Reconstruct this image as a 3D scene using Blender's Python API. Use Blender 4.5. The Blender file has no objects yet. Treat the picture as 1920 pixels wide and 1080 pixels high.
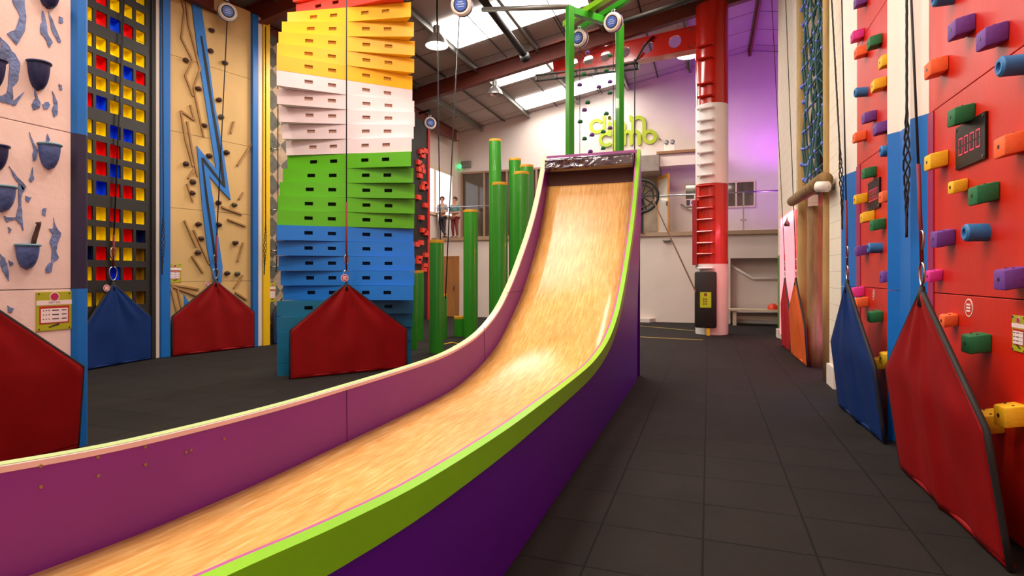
import bpy, bmesh, math, random
from mathutils import Matrix, Vector, noise
random.seed(7)
S = bpy.context.scene
C = S.collection
V = Vector

# ------------------------------------------------------------------ camera
H, F, HZ, VX = 1.5, 1050.0, 515.0, 1329.0
_th = math.atan((VX-960)/F); _s = math.sin(_th); _c = math.cos(_th)
cam = bpy.data.cameras.new('camera'); camo = bpy.data.objects.new('camera', cam); C.objects.link(camo)
camo.location = (0, 0, H); camo.rotation_euler = (math.pi/2, 0, _th)
cam.sensor_width = 36; cam.lens = 36*F/1920; cam.shift_y = -(540-HZ)/1920.0
cam.clip_start = 0.05; cam.clip_end = 200
S.camera = camo

def ray(u, v):
    a = (u-960)/F; b = -(v-HZ)/F
    return (-_s+a*_c, _c+a*_s, b)
def at(u, v, k):
    r = ray(u, v); return V((r[0]*k, r[1]*k, H+r[2]*k))
def onX(u, v, X): return at(u, v, X/ray(u, v)[0])
def onY(u, v, Y): return at(u, v, Y/ray(u, v)[1])
def onZ(u, v, Z=0.0): return at(u, v, (Z-H)/ray(u, v)[2])
def zat(x, y, v): return H-(v-HZ)*(-x*_s+y*_c)/F

# ------------------------------------------------------------------ world, exposure
w = bpy.data.worlds.new('world'); S.world = w; w.use_nodes = True
w.node_tree.nodes['Background'].inputs[0].default_value = (0.9, 0.85, 0.85, 1)
w.node_tree.nodes['Background'].inputs[1].default_value = 0.3
S.view_settings.view_transform = 'Standard'; S.view_settings.look = 'None'
S.view_settings.gamma = 1; S.view_settings.use_curve_mapping = False
S.view_settings.exposure = 0.25

# ------------------------------------------------------------------ lights
def area(name, loc, sx, sy, power, col=(1, 1, 1), rot=(0, 0, 0)):
    l = bpy.data.lights.new(name, 'AREA'); l.shape = 'RECTANGLE'; l.size = sx; l.size_y = sy
    l.energy = power; l.color = col
    o = bpy.data.objects.new(name, l); C.objects.link(o); o.location = loc; o.rotation_euler = rot
    return o
def spot(name, loc, to, power, col, ang=90, blend=.8, r=.15):
    l = bpy.data.lights.new(name, 'SPOT'); l.energy = power; l.color = col
    l.spot_size = math.radians(ang); l.spot_blend = blend; l.shadow_soft_size = r
    o = bpy.data.objects.new(name, l); C.objects.link(o); o.location = loc
    o.rotation_euler = (V(to)-V(loc)).to_track_quat('-Z', 'Y').to_euler(); return o
def roofz(x): return 7.18+.175*(x+9.5) if x < 1.3 else 9.07-.175*(x-1.3)
SKY = [(18.75, 19.9), (15.85, 17.15), (12.4, 13.9), (6.2, 7.6), (2.4, 3.8), (-1.8, -.4)]
for k, (a, b) in enumerate(SKY):
    area('skylight_glow', (-4.7, (a+b)/2, roofz(-4.7)-.22), 3.7, b-a, (85, 120, 200)[k] if k < 3 else 110, (1, .95, .87), (0, -.173, 0))
for (x, y, z, p) in [(-3.2, 4.6, 6.9, 110), (-1.2, 3.0, 7.2, 110), (-1.0, 9.2, 7.3, 110), (-7.4, 5.5, 6.4, 80), (-3.0, -1.5, 6.5, 60), (-7.3, 10.2, 6.3, 80), (.9, 3.2, 7.0, 40)]:
    area('bay_and_fill_light', (x, y, z), .9, .9, p, (1, .84, .66))  # unseen area lights added at ceiling height as fill, without lamp bodies
spot('violet_flood', (2.6, 17.5, 2.9), (1.9, 20.5, 7.0), 260, (.42, .08, 1), 120)
spot('violet_flood', (2.4, 18.6, 4.2), (1.9, 19.8, 9.0), 420, (.5, .05, 1), 120)
spot('blue_flood', (1.45, 7.75, 1.0), (0.3, 7.6, 0), 14, (.25, .12, 1), 120)
spot('slide_fill_spot', (-1.6, 5.4, 6.3), (-1.7, 6.6, .9), 150, (1, .9, .75), 42, .9, .25)  # unseen spot added to brighten the plywood bed

# ------------------------------------------------------------------ materials
def lin(h):
    h = h.lstrip('#'); out = []
    for i in (0, 2, 4):
        c = int(h[i:i+2], 16)/255
        out.append(c/12.92 if c <= .04045 else ((c+.055)/1.055)**2.4)
    return (*out, 1)
MATS = {}
def mat(name, col, rough=.5, var=0, vscale=4, bump=0, bscale=40, metal=0, emit=0, stretch=None, spec=.5, alpha=1, trans=0, coat=0):
    if name in MATS: return MATS[name]
    m = bpy.data.materials.new(name); m.use_nodes = True; MATS[name] = m
    nt = m.node_tree; N = nt.nodes; L = nt.links; b = N['Principled BSDF']
    c = lin(col) if isinstance(col, str) else col
    b.inputs['Base Color'].default_value = c; b.inputs['Roughness'].default_value = rough
    b.inputs['Metallic'].default_value = metal; b.inputs['Specular IOR Level'].default_value = spec
    b.inputs['Alpha'].default_value = alpha; b.inputs['Transmission Weight'].default_value = trans
    b.inputs['Coat Weight'].default_value = coat
    if emit:
        b.inputs['Emission Color'].default_value = c; b.inputs['Emission Strength'].default_value = emit
    tc = N.new('ShaderNodeTexCoord'); mp = N.new('ShaderNodeMapping')
    L.new(tc.outputs['Object'], mp.inputs[0])
    if stretch: mp.inputs['Scale'].default_value = stretch
    if var or True:
        v_ = var or .04
        n = N.new('ShaderNodeTexNoise'); n.inputs['Scale'].default_value = vscale; n.inputs['Detail'].default_value = 5
        L.new(mp.outputs[0], n.inputs['Vector'])
        r = N.new('ShaderNodeMapRange'); r.inputs['From Min'].default_value = .3; r.inputs['From Max'].default_value = .7
        r.inputs['To Min'].default_value = 1-v_; r.inputs['To Max'].default_value = 1+v_*.6
        L.new(n.outputs[0], r.inputs[0])
        mx = N.new('ShaderNodeMix'); mx.data_type = 'RGBA'; mx.blend_type = 'MULTIPLY'; mx.inputs[0].default_value = 1
        mx.inputs[6].default_value = c; L.new(r.outputs[0], mx.inputs[7]); L.new(mx.outputs[2], b.inputs['Base Color'])
    if bump:
        n2 = N.new('ShaderNodeTexNoise'); n2.inputs['Scale'].default_value = bscale; n2.inputs['Detail'].default_value = 3
        L.new(mp.outputs[0], n2.inputs['Vector'])
        bp = N.new('ShaderNodeBump'); bp.inputs['Strength'].default_value = bump; bp.inputs['Distance'].default_value = .02
        L.new(n2.outputs[0], bp.inputs['Height']); L.new(bp.outputs[0], b.inputs['Normal'])
    return m

M_white = mat('white_plaster', '#dccdc4', .8, .05, 1.2, .1, 30)
M_red = mat('red_panel', '#cc2008', .4, .12, 2.5, .05, 30, stretch=(1, 1, .35))
M_blue = mat('blue_paint', '#0468bd', .45, .05, 2)
M_navy = mat('dark_indigo_paint', '#231a3c', .5)
M_black = mat('black_panel', '#1a1614', .55, .08, 3)
M_green = mat('green_gloss_paint', '#2f8d1d', .3, .05, 3, coat=.3)
M_lime = mat('lime_paint', '#86c618', .32, .04, 3)
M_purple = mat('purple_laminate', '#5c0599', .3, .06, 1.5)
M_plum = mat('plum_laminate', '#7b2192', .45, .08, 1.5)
M_yel = mat('yellow_paint', '#f2c200', .45, .05, 3)
M_steel = mat('steel', '#b9b9bd', .25, metal=1)
M_grey = mat('galvanised_steel', '#8c8a84', .45, .1, 5, metal=.6)
M_dark = mat('dark_rubber', '#15130f', .6)
M_rope = mat('black_webbing', '#1b1518', .7)
M_redweb = mat('red_webbing', '#7a1320', .7)
M_pole = mat('timber_pole', '#b08f55', .7, .25, 3, .2, 20, stretch=(3, 3, .5))
M_log = mat('rough_timber', '#8f6e44', .8, .4, 4, .4, 15, stretch=(3, 3, .5))
M_concrete = mat('grey_stone', '#8b8078', .9, .2, 4, .4, 12)

def slab_tiles(name, col, line, tile, offs, rough, linew=.012, bump=.25, var=.25, axes='XY', off_brick=0.0):
    m = bpy.data.materials.new(name); m.use_nodes = True
    nt = m.node_tree; N = nt.nodes; L = nt.links; b = N['Principled BSDF']
    tc = N.new('ShaderNodeNewGeometry'); sp = N.new('ShaderNodeSeparateXYZ'); L.new(tc.outputs['Position'], sp.inputs[0])
    cb = N.new('ShaderNodeCombineXYZ'); L.new(sp.outputs[axes[0]], cb.inputs[0]); L.new(sp.outputs[axes[1]], cb.inputs[1])
    ad = N.new('ShaderNodeVectorMath'); ad.operation = 'ADD'; ad.inputs[1].default_value = (offs[0]+100*tile[0], offs[1]+100*tile[1], 0)
    L.new(cb.outputs[0], ad.inputs[0])
    br = N.new('ShaderNodeTexBrick'); br.offset = off_brick; br.squash = 1; L.new(ad.outputs[0], br.inputs['Vector'])
    br.inputs['Scale'].default_value = 1; br.inputs['Brick Width'].default_value = tile[0]; br.inputs['Row Height'].default_value = tile[1]
    br.inputs['Mortar Size'].default_value = linew; br.inputs['Mortar Smooth'].default_value = .3; br.inputs['Bias'].default_value = 0
    c1 = lin(col); br.inputs['Color1'].default_value = c1; br.inputs['Color2'].default_value = tuple(x*(1-var*.5) for x in c1[:3])+(1,)
    br.inputs['Mortar'].default_value = lin(line)
    n = N.new('ShaderNodeTexNoise'); n.inputs['Scale'].default_value = 2.2; n.inputs['Detail'].default_value = 8; L.new(tc.outputs['Position'], n.inputs['Vector'])
    r = N.new('ShaderNodeMapRange'); r.inputs['To Min'].default_value = 1-var; r.inputs['To Max'].default_value = 1+var; L.new(n.outputs[0], r.inputs[0])
    mx = N.new('ShaderNodeMix'); mx.data_type = 'RGBA'; mx.blend_type = 'MULTIPLY'; mx.inputs[0].default_value = 1
    L.new(br.outputs[0], mx.inputs[6]); L.new(r.outputs[0], mx.inputs[7]); L.new(mx.outputs[2], b.inputs['Base Color'])
    b.inputs['Roughness'].default_value = rough; b.inputs['Specular IOR Level'].default_value = .22
    n2 = N.new('ShaderNodeTexNoise'); n2.inputs['Scale'].default_value = 120; L.new(tc.outputs['Position'], n2.inputs['Vector'])
    mm = N.new('ShaderNodeMath'); mm.operation = 'MULTIPLY_ADD'; mm.inputs[1].default_value = -1.0
    L.new(br.outputs['Fac'], mm.inputs[0]); L.new(n2.outputs[0], mm.inputs[2])
    bp = N.new('ShaderNodeBump'); bp.inputs['Strength'].default_value = bump; bp.inputs['Distance'].default_value = .01
    L.new(mm.outputs[0], bp.inputs['Height']); L.new(bp.outputs[0], b.inputs['Normal'])
    return m
M_floor = slab_tiles('black_rubber_tiles', '#211c1a', '#070606', (.575, .515), (.03, .25), .85, .007, .35, .35, 'XY', 0)
M_roof = slab_tiles('roof_liner_panels', '#a5968f', '#3d3432', (3.8, 1.25), (0, 0), .6, .02, .1, .12, 'XY', 0)
M_block = slab_tiles('painted_block_wall', '#e9dccb', '#c4b7a8', (.45, .22), (0, 0), .75, .004, .4, .04, 'YZ', .5)

def wood(name, base, dark, light, uv=True, scale=(.7, 9, 1)):
    m = bpy.data.materials.new(name); m.use_nodes = True; MATS[name] = m
    nt = m.node_tree; N = nt.nodes; L = nt.links; b = N['Principled BSDF']
    tc = N.new('ShaderNodeTexCoord'); mp = N.new('ShaderNodeMapping'); mp.inputs['Scale'].default_value = scale
    L.new(tc.outputs['UV' if uv else 'Object'], mp.inputs[0])
    n = N.new('ShaderNodeTexNoise'); n.inputs['Scale'].default_value = 3.2; n.inputs['Detail'].default_value = 9; n.inputs['Roughness'].default_value = .62
    n.inputs['Distortion'].default_value = .5; L.new(mp.outputs[0], n.inputs['Vector'])
    r = N.new('ShaderNodeValToRGB'); e = r.color_ramp.elements
    e[0].position = .28; e[0].color = lin(dark); e[1].position = .72; e[1].color = lin(light)
    k = e.new(.5); k.color = lin(base); L.new(n.outputs[0], r.inputs[0])
    n2 = N.new('ShaderNodeTexNoise'); n2.inputs['Scale'].default_value = 1.6; n2.inputs['Detail'].default_value = 3; L.new(tc.outputs['UV' if uv else 'Object'], n2.inputs['Vector'])
    rr = N.new('ShaderNodeMapRange'); rr.inputs['From Min'].default_value = .3; rr.inputs['From Max'].default_value = .7; rr.inputs['To Min'].default_value = .86; rr.inputs['To Max'].default_value = 1.06; L.new(n2.outputs[0], rr.inputs[0])
    mx = N.new('ShaderNodeMix'); mx.data_type = 'RGBA'; mx.blend_type = 'MULTIPLY'; mx.inputs[0].default_value = 1
    L.new(r.outputs[0], mx.inputs[6]); L.new(rr.outputs[0], mx.inputs[7]); L.new(mx.outputs[2], b.inputs['Base Color'])
    b.inputs['Roughness'].default_value = .3; b.inputs['Coat Weight'].default_value = .25; b.inputs['Coat Roughness'].default_value = .22
    return m
M_ply = wood('slide_plywood', '#e2a95c', '#cf8d40', '#f2ca88', True, (1.3, 12, 1))
M_bply = mat('beige_plywood', '#d0ab70', .65, .12, 1.6, .05, 30, stretch=(1, 1, .4))

# ------------------------------------------------------------------ mesh building
WM = {}
class MB:
    def __init__(s, M=None): s.bm = bmesh.new(); s.M = M or Matrix.Identity(4); s.uv = None
    def v(s, p): return s.bm.verts.new(s.M @ V(p))
    def f(s, vs):
        try: return s.bm.faces.new(vs)
        except ValueError: return None
    def box(s, x0, x1, y0, y1, z0, z1, bev=0):
        a = [s.v((x, y, z)) for z in (z0, z1) for y in (y0, y1) for x in (x0, x1)]
        fs = [s.f([a[i] for i in q]) for q in ((0, 2, 3, 1), (4, 5, 7, 6), (0, 1, 5, 4), (2, 6, 7, 3), (0, 4, 6, 2), (1, 3, 7, 5))]
        if bev:
            es = set(e for f in fs for e in f.edges)
            bmesh.ops.bevel(s.bm, geom=list(es), offset=bev, segments=2, affect='EDGES', profile=.5)
        return s
    def prism(s, pts, ext):
        e = V(ext); a = [s.v(p) for p in pts]; b = [s.v(V(p)+e) for p in pts]; n = len(pts)
        s.f(a[::-1]); s.f(b)
        for i in range(n): s.f([a[i], a[(i+1) % n], b[(i+1) % n], b[i]])
        return s
    def tube(s, pts, r, n=8, closed=False, caps=True):
        pts = [V(p) for p in pts]; rings = []; m = len(pts)
        up = None
        for i, p in enumerate(pts):
            if closed: t = pts[(i+1) % m]-pts[i-1]
            else: t = pts[min(i+1, m-1)]-pts[max(i-1, 0)]
            t.normalize()
            if up is None: up = V((0, 0, 1)) if abs(t.z) < .9 else V((1, 0, 0))
            a = t.cross(up); a.normalize(); up = a.cross(t); up.normalize()
            rr = r[i] if isinstance(r, (list, tuple)) else r
            rings.append([s.v(p+a*math.cos(2*math.pi*k/n)*rr+up*math.sin(2*math.pi*k/n)*rr) for k in range(n)])
        for i in range(m if closed else m-1):
            A, B = rings[i], rings[(i+1) % m]
            for k in range(n): s.f([A[k], A[(k+1) % n], B[(k+1) % n], B[k]])
        if not closed and caps: s.f(rings[0][::-1]); s.f(rings[-1])
        return s
    def cyl(s, p0, p1, r0, r1=None, n=20): return s.tube([p0, p1], [r0, r0 if r1 is None else r1], n)
    def lathe(s, prof, c=(0, 0, 0), n=24, R=None):
        R = R or Matrix.Identity(3); c = V(c); rings = []
        for (r, z) in prof:
            rings.append([s.v(c+R @ V((max(r, 1e-4)*math.cos(2*math.pi*k/n), max(r, 1e-4)*math.sin(2*math.pi*k/n), z))) for k in range(n)])
        for A, B in zip(rings, rings[1:]):
            for k in range(n): s.f([A[k], A[(k+1) % n], B[(k+1) % n], B[k]])
        return s
    def ball(s, c, r, sc=(1, 1, 1), n=12):
        R = Matrix.Diagonal(sc)
        return s.lathe([(r*math.sin(math.pi*i/n), -r*math.cos(math.pi*i/n)) for i in range(n+1)], c, n*2, R)
    def build(s, name, m, parent=None, smooth=False, label=None):
        bmesh.ops.remove_doubles(s.bm, verts=s.bm.verts, dist=1e-5)
        bmesh.ops.recalc_face_normals(s.bm, faces=s.bm.faces)
        if parent is not None: inv = WM[parent.name].inverted(); W = WM[parent.name]
        else:
            co = [x.co for x in s.bm.verts]
            mn = V((min(c.x for c in co), min(c.y for c in co), min(c.z for c in co))); mxx = V((max(c.x for c in co), max(c.y for c in co), 0))
            W = Matrix.Translation(((mn.x+mxx.x)/2, (mn.y+mxx.y)/2, mn.z)); inv = W.inverted()
        bmesh.ops.transform(s.bm, matrix=inv, verts=s.bm.verts)
        me = bpy.data.meshes.new(name); s.bm.to_mesh(me); s.bm.free()
        me.materials.append(m)
        if smooth:
            for p in me.polygons: p.use_smooth = True
            if smooth == 'auto':
                me.set_sharp_from_angle(angle=math.radians(35))
        o = bpy.data.objects.new(name, me); C.objects.link(o)
        if parent is not None: o.parent = parent
        else: o.matrix_world = W
        WM[o.name] = W
        if label: o['label'] = label
        return o
def thing(name, label, cat, loc, rotz=0, group=None):
    o = bpy.data.objects.new(name, None); C.objects.link(o); o.location = loc; o.rotation_euler = (0, 0, rotz)
    o.empty_display_size = .1
    WM[o.name] = Matrix.Translation(V(loc)) @ Matrix.Rotation(rotz, 4, 'Z')
    return tag(o, label, cat, group)
def tag(o, label, cat, group=None):
    o['label'] = label; o['category'] = cat
    if group: o['group'] = group
    return o
def struct(o, label=None):
    o['kind'] = 'structure'
    if label: o['label'] = label
    return o
def text(name, body, size, M, m, parent, extrude=.004, offset=0, align='CENTER'):
    cu = bpy.data.curves.new(name, 'FONT'); cu.body = body; cu.size = size; cu.extrude = extrude; cu.offset = offset
    cu.align_x = align; cu.align_y = 'CENTER'
    t = bpy.data.objects.new('tmp', cu); C.objects.link(t)
    dg = bpy.context.evaluated_depsgraph_get(); me = bpy.data.meshes.new_from_object(t.evaluated_get(dg))
    bpy.data.objects.remove(t); bpy.data.curves.remove(cu)
    me.name = name; me.materials.clear(); me.materials.append(m)
    inv = WM[parent.name].inverted() if parent else Matrix.Identity(4)
    me.transform(inv @ M)
    o = bpy.data.objects.new(name, me); C.objects.link(o)
    if parent: o.parent = parent
    WM[o.name] = WM[parent.name] if parent else Matrix.Identity(4)
    return o
class Frame:                       # a vertical wall: s along it, n out of it into the room, z up
    def __init__(s, x, y, deg, side):
        a = math.radians(deg); s.d = V((math.sin(a), math.cos(a), 0)); s.n = V((math.cos(a), -math.sin(a), 0))*side
        s.o = V((x, y, 0)); M = Matrix.Identity(4)
        M.col[0] = (*s.d, 0); M.col[1] = (*s.n, 0); M.col[2] = (0, 0, 1, 0); M.col[3] = (*s.o, 1); s.M = M
    def px(s, u, v, n=0):          # pixel -> (s, z) on the plane n in front of the wall
        r = V(ray(u, v)); o = s.o+s.n*n
        k = o.dot(s.n)/V((r.x, r.y, 0)).dot(s.n); p = V((r.x*k, r.y*k, 0))-o
        return p.dot(s.d), H+r.z*k
    def w(s, a, n, z): return s.M @ V((a, n, z))
    def face(s, a, n, z):          # matrix for text on the wall: local x to the reader's right, y up, z out
        X = s.d if s.d.cross(V((0, 0, 1))).dot(s.n) > 0 else -s.d
        M = Matrix.Identity(4); M.col[0] = (*X, 0); M.col[1] = (0, 0, 1, 0); M.col[2] = (*s.n, 0); M.col[3] = (*s.w(a, n, z), 1)
        return M

# ------------------------------------------------------------------ the hall
b = MB(); b.box(-9.8, 7, -4.2, 21.2, -.2, 0); struct(b.build('floor', M_floor))
b = MB()
b.prism([(-9.9, -4.2, roofz(-9.9)), (1.3, -4.2, roofz(1.3)), (7, -4.2, roofz(7)), (7, -4.2, roofz(7)+.3), (1.3, -4.2, roofz(1.3)+.3), (-9.9, -4.2, roofz(-9.9)+.3)], (0, 25.4, 0))
struct(b.build('ceiling', M_roof))
b = MB(); b.box(-9.8, -9.5, -4.2, 21, 0, 7.25); struct(b.build('wall_left', M_white))
FY = 20.5
b = MB(); b.prism([(-9.5, FY, 0), (7, FY, 0), (7, FY, 8.0), (1.3, FY, 9.06), (-9.5, FY, 7.17)], (0, .3, 0)); struct(b.build('wall_back', M_white))
b = MB(); b.prism([(-9.5, -4.2, 0), (7, -4.2, 0), (7, -4.2, 8.0), (1.3, -4.2, 9.06), (-9.5, -4.2, 7.17)], (0, .2, 0)); struct(b.build('wall_front', M_white))
b = MB(); b.box(6.8, 7, -4.2, 21, 0, 8.1); struct(b.build('wall_right', M_white))
# lower wall and balcony
b = MB()
b.box(-9.5, .62, 18.3, 18.5, 0, 2.72); b.box(.62, 6.8, 18.3, 18.5, 2.0, 2.72); 
struct(b.build('wall_lower_back', M_white))
b = MB(); b.box(.62, 6.8, 18.72, 18.9, 0, 2.7); struct(b.build('wall_recess', M_white))
b = MB(); b.box(.5, .62, 18.5, 18.9, 0, 2.7); struct(b.build('wall_recess_side', M_white))
b = MB(); b.box(-9.5, 6.8, 18.22, FY, 2.72, 2.84); struct(b.build('balcony_floor', mat('balcony_edge_timber', '#a58a70', .6)))
# white wall on the right, with the opening of the net climb
FR = Frame(1.58, 0, 0, -1)
yA, yB, yC, yE = 9.0, 11.9, 13.4, 14.9
b = MB()
b.box(1.58, 1.95, 7.9, yA-.2, 0, 8.9)
b.box(1.72, 1.95, -4, 7.9, 0, 8.9)
b.box(1.58, 1.95, yB, yE, 2.75, 9.0); b.box(1.58, 1.95, yC+.9, yE, 0, 2.75)
b.box(2.1, 2.3, yA-.2, yE, 0, 8.9); b.box(1.95, 2.1, yA-.3, yA-.2, 0, 8.9)
b.box(1.95, 2.1, yE-.1, yE, 0, 8.9)
struct(b.build('wall_blockwork', M_block), 'painted block wall on the right')
b = MB(); b.box(1.535, 1.58, 8.3, 8.75, 0, .28); b.box(1.535, 1.58, yE-.35, yE+.02, 0, .2); struct(b.build('baseboard_right', M_white))

# roof steel: rafters, purlins, eaves beam
M_oxide = mat('oxide_red_steel', '#6d2a1c', .55, .08, 3)
def ibeam(mb, p0, p1, w, h):
    p0, p1 = V(p0), V(p1); d = (p1-p0); up = V((0, 0, 1)); sd = d.cross(up).normalized()
    for (a, bb, c0, c1) in ((-w/2, w/2, 0, -.02), (-w/2, w/2, -h+.02, -h), (-.008, .008, -.02, -h+.02)):
        mb.prism([p0+sd*a+up*c0, p0+sd*bb+up*c0, p0+sd*bb+up*c1, p0+sd*a+up*c1], d)
for y in (15.4, 9.35, 3.3):
    b = MB(); ibeam(b, (-9.5, y, roofz(-9.5)-.09), (1.3, y, roofz(1.3)-.09), .2, .44); ibeam(b, (1.3, y, roofz(1.3)-.09), (6.9, y, roofz(6.9)-.09), .2, .44)
    tag(b.build('roof_rafter', M_oxide), {15.4: 'oxide red steel rafter crossing the whole roof above the slide', 9.35: 'oxide red rafter end over the left climbing walls', 3.3: 'oxide red rafter above the front of the hall'}[y], 'beam')
PL = {-8.45: 'grey roof purlin nearest the left eaves', -6.5: 'grey roof purlin at the left ends of the skylights', -4.6: 'grey roof purlin crossing the middle of the skylights', -2.75: 'grey roof purlin at the right ends of the skylights',
      -.6: 'grey roof purlin left of the red and white column', 1.3: 'brown purlin at the ridge lit violet'}
for x, lab in PL.items():
    b = MB()
    z = roofz(x); b.box(x-.035, x-.02, -4, FY, z-.2, z-.005); b.box(x-.035, x+.05, -4, FY, z-.2, z-.185); b.box(x-.035, x+.05, -4, FY, z-.02, z-.005)
    tag(b.build('roof_purlin', M_oxide if x > 1 else M_grey), lab, 'beam')
b = MB(); ibeam(b, (-9.15, 4, 7.0), (-9.15, 19.6, 7.0), .2, .38)
tag(b.build('eaves_beam', M_oxide), 'oxide red eaves beam running above the left climbing walls', 'beam')
b = MB()
for x, y0, y1 in ((-7.5, 9.6, 15.3), (-5.55, 9.6, 15.3), (-3.7, 9.6, 15.3), (-1.7, 9.6, 15.3), (-7.5, 15.6, FY), (-5.4, 15.6, FY), (-3.7, 15.6, FY), (-1.7, 15.6, FY), (.4, 15.6, FY)):
    z = roofz(x)-.05; b.cyl((x, y0, z), (x, y1, z), .018, n=6)
struct(b.build('trim_1', M_dark), 'thin dark rods under the roof lining')
M_sky = mat('skylight_diffuser', (1, .97, .92, 1), .6, emit=5.5)
n = 0
SL = ['long bright skylight strip nearest the back wall', 'narrow bright skylight strip just behind the red rafter', 'wide bright skylight strip over the pole field']
for (a, c) in SKY:
    b = MB(); x0, x1 = -6.45, -2.8
    b.prism([(x0, a, roofz(x0)-.06), (x1, a, roofz(x1)-.06), (x1, a, roofz(x1)-.01), (x0, a, roofz(x0)-.01)], (0, c-a, 0))
    o = b.build('skylight', M_sky); n += 1
    tag(o, {1: SL[0], 2: SL[1], 3: SL[2]}.get(n, 'bright skylight strip in the roof over the front of the hall'), 'skylight', None if n < 4 else 'skylights over the front of the hall')

# windows, doors, balcony
M_glass_d = mat('dark_window_glass', '#4f4436', .08, .25, 1.5, coat=.5)
M_frame = mat('cream_frame', '#d8c4a8', .5)
M_day = mat('daylight_pane', (.86, .88, 1, 1), .3, emit=1.1)
def window(idx, axis, lo, hi, z0, z1, pos, pane, mull=(), t=.05, depth=.05, sign=-1, frame=M_frame):
    o = thing('window_%d' % idx, '', '', ((lo+hi)/2 if axis == 'x' else pos, pos if axis == 'x' else (lo+hi)/2, z0)); del o['label']; del o['category']; o['kind'] = 'structure'
    def bx(mb, a, c, p, q, za, zb):
        if axis == 'x': mb.box(a, c, min(pos+sign*p, pos+sign*q), max(pos+sign*p, pos+sign*q), za, zb)
        else: mb.box(min(pos+sign*p, pos+sign*q), max(pos+sign*p, pos+sign*q), a, c, za, zb)
    m1 = MB(); bx(m1, lo, hi, 0, depth, z0, z0+t); bx(m1, lo, hi, 0, depth, z1-t, z1); bx(m1, lo, lo+t, 0, depth, z0+t, z1-t); bx(m1, hi-t, hi, 0, depth, z0+t, z1-t)
    for k in mull: bx(m1, k-t/2, k+t/2, 0, depth, z0+t, z1-t)
    m1.build('window_frame', frame, o)
    m2 = MB(); bx(m2, lo+t, hi-t, .005, .015, z0+t, z1-t); m2.build('pane', pane, o)
    return o
p0 = onY(1283, 345, FY); p1 = onY(1416, 388, FY)
window(1, 'x', p0.x, p1.x, p1.z, p0.z, FY, M_glass_d, (p0.x+1.05, p1.x-.6))
window(2, 'x', -9.35, -4.4, 2.95, zat(-9.0, FY, 323), FY, M_glass_d, (-8.35, -7.4, -6.2), .07, .07, frame=mat('tan_frame', '#9c7a62', .5))
window(3, 'y', 17.6, 19.95, zat(-9.5, 19.8, 410), zat(-9.5, 19.8, 325), -9.5, M_day, (18.4,), .1, .06, 1)
def door(idx, x0, x1, z0, z1, y, m):
    o = thing('door_%d' % idx, '', '', ((x0+x1)/2, y, z0)); del o['label']; del o['category']; o['kind'] = 'structure'
    MB().box(x0, x1, y-.05, y, z0, z1).build('door_leaf', m, o)
    f = MB(); f.box(x0-.07, x0, y-.06, y, z0, z1+.07); f.box(x1, x1+.07, y-.06, y, z0, z1+.07); f.box(x0, x1, y-.06, y, z1, z1+.07); f.build('door_frame', m, o)
    h = MB(); h.box(x1-.12, x1-.09, y-.1, y-.05, z0+.95, z0+1.1); h.build('door_handle', M_steel, o); return o
M_oak = mat('oak_veneer', '#a9713c', .5, .2, 2, stretch=(6, 6, .6))
a_ = onY(838, 484, 18.3); c_ = onY(858, 484, 18.3)
door(1, a_.x-.35, c_.x, 0, a_.z, 18.3, M_oak)
# open doorway on the balcony: dark room beyond, leaf standing open
a_ = onY(1196, 333, FY); c_ = onY(1234, 333, FY)
o = thing('door_2', '', '', (c_.x, FY, 2.84)); del o['label']; del o['category']; o['kind'] = 'structure'
MB().box(a_.x-.4, c_.x, FY-.012, FY-.002, 2.84, a_.z).build('doorway', mat('room_beyond', '#8b7c68', .8, .35, 2.5), o)
hx = c_.x
ang = math.radians(60)
Md = Matrix.Translation((hx, FY-.05, 2.84)) @ Matrix.Rotation(-ang, 4, 'Z')
f = MB(Md); f.box(0, .09, -.04, 0, 0, 2.1); f.box(.81, .9, -.04, 0, 0, 2.1); f.box(.09, .81, -.04, 0, 0, .12); f.box(.09, .81, -.04, 0, 1.98, 2.1)
f.build('door_leaf', mat('orange_pine', '#c98a3e', .4), o)
f = MB(Md); f.box(.09, .81, -.025, -.015, .12, 1.98); f.build('pane', mat('pale_glass', '#cfc6bd', .1), o)
f = MB(Md); f.box(.82, .86, -.1, -.04, 1.0, 1.15); f.build('door_handle', M_steel, o)

# balustrades
rail = thing('balcony_balustrade', 'glass balustrade with steel handrail on the balcony behind the column', 'railing', (0, 18.35, 2.84))
xs = [onY(1196, 400, 18.35).x, onY(1303, 400, 18.35).x, onY(1394, 400, 18.35).x, 3.4]
b = MB(); b.cyl((xs[0], 18.35, 4.0), (xs[-1], 18.35, 4.0), .025, n=10); b.build('handrail', M_steel, rail, True)
for x in xs:
    b = MB(); b.box(x-.025, x+.025, 18.33, 18.37, 2.84, 3.99); b.build('post', M_steel, rail)
    b = MB(); b.box(x-.09, x+.09, 18.32, 18.38, 3.13, 3.18); b.build('clamp', M_steel, rail)
M_clear = bpy.data.materials.new('clear_glass'); M_clear.use_nodes = True
def clear(m, tint, gl):
    nt = m.node_tree; N = nt.nodes; L = nt.links; N.remove(N['Principled BSDF'])
    t = N.new('ShaderNodeBsdfTransparent'); t.inputs[0].default_value = (*tint, 1)
    g = N.new('ShaderNodeBsdfGlossy'); g.inputs['Roughness'].default_value = .05
    mx = N.new('ShaderNodeMixShader'); mx.inputs[0].default_value = gl; L.new(t.outputs[0], mx.inputs[1]); L.new(g.outputs[0], mx.inputs[2]); L.new(mx.outputs[0], N['Material Output'].inputs[0])
clear(M_clear, (.97, .97, .97), .04)
for xa, xb in zip(xs, xs[1:]):
    b = MB(); b.box(xa+.04, xb-.04, 18.345, 18.355, 2.9, 3.92); b.build('glass_panel', M_clear, rail)
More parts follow.
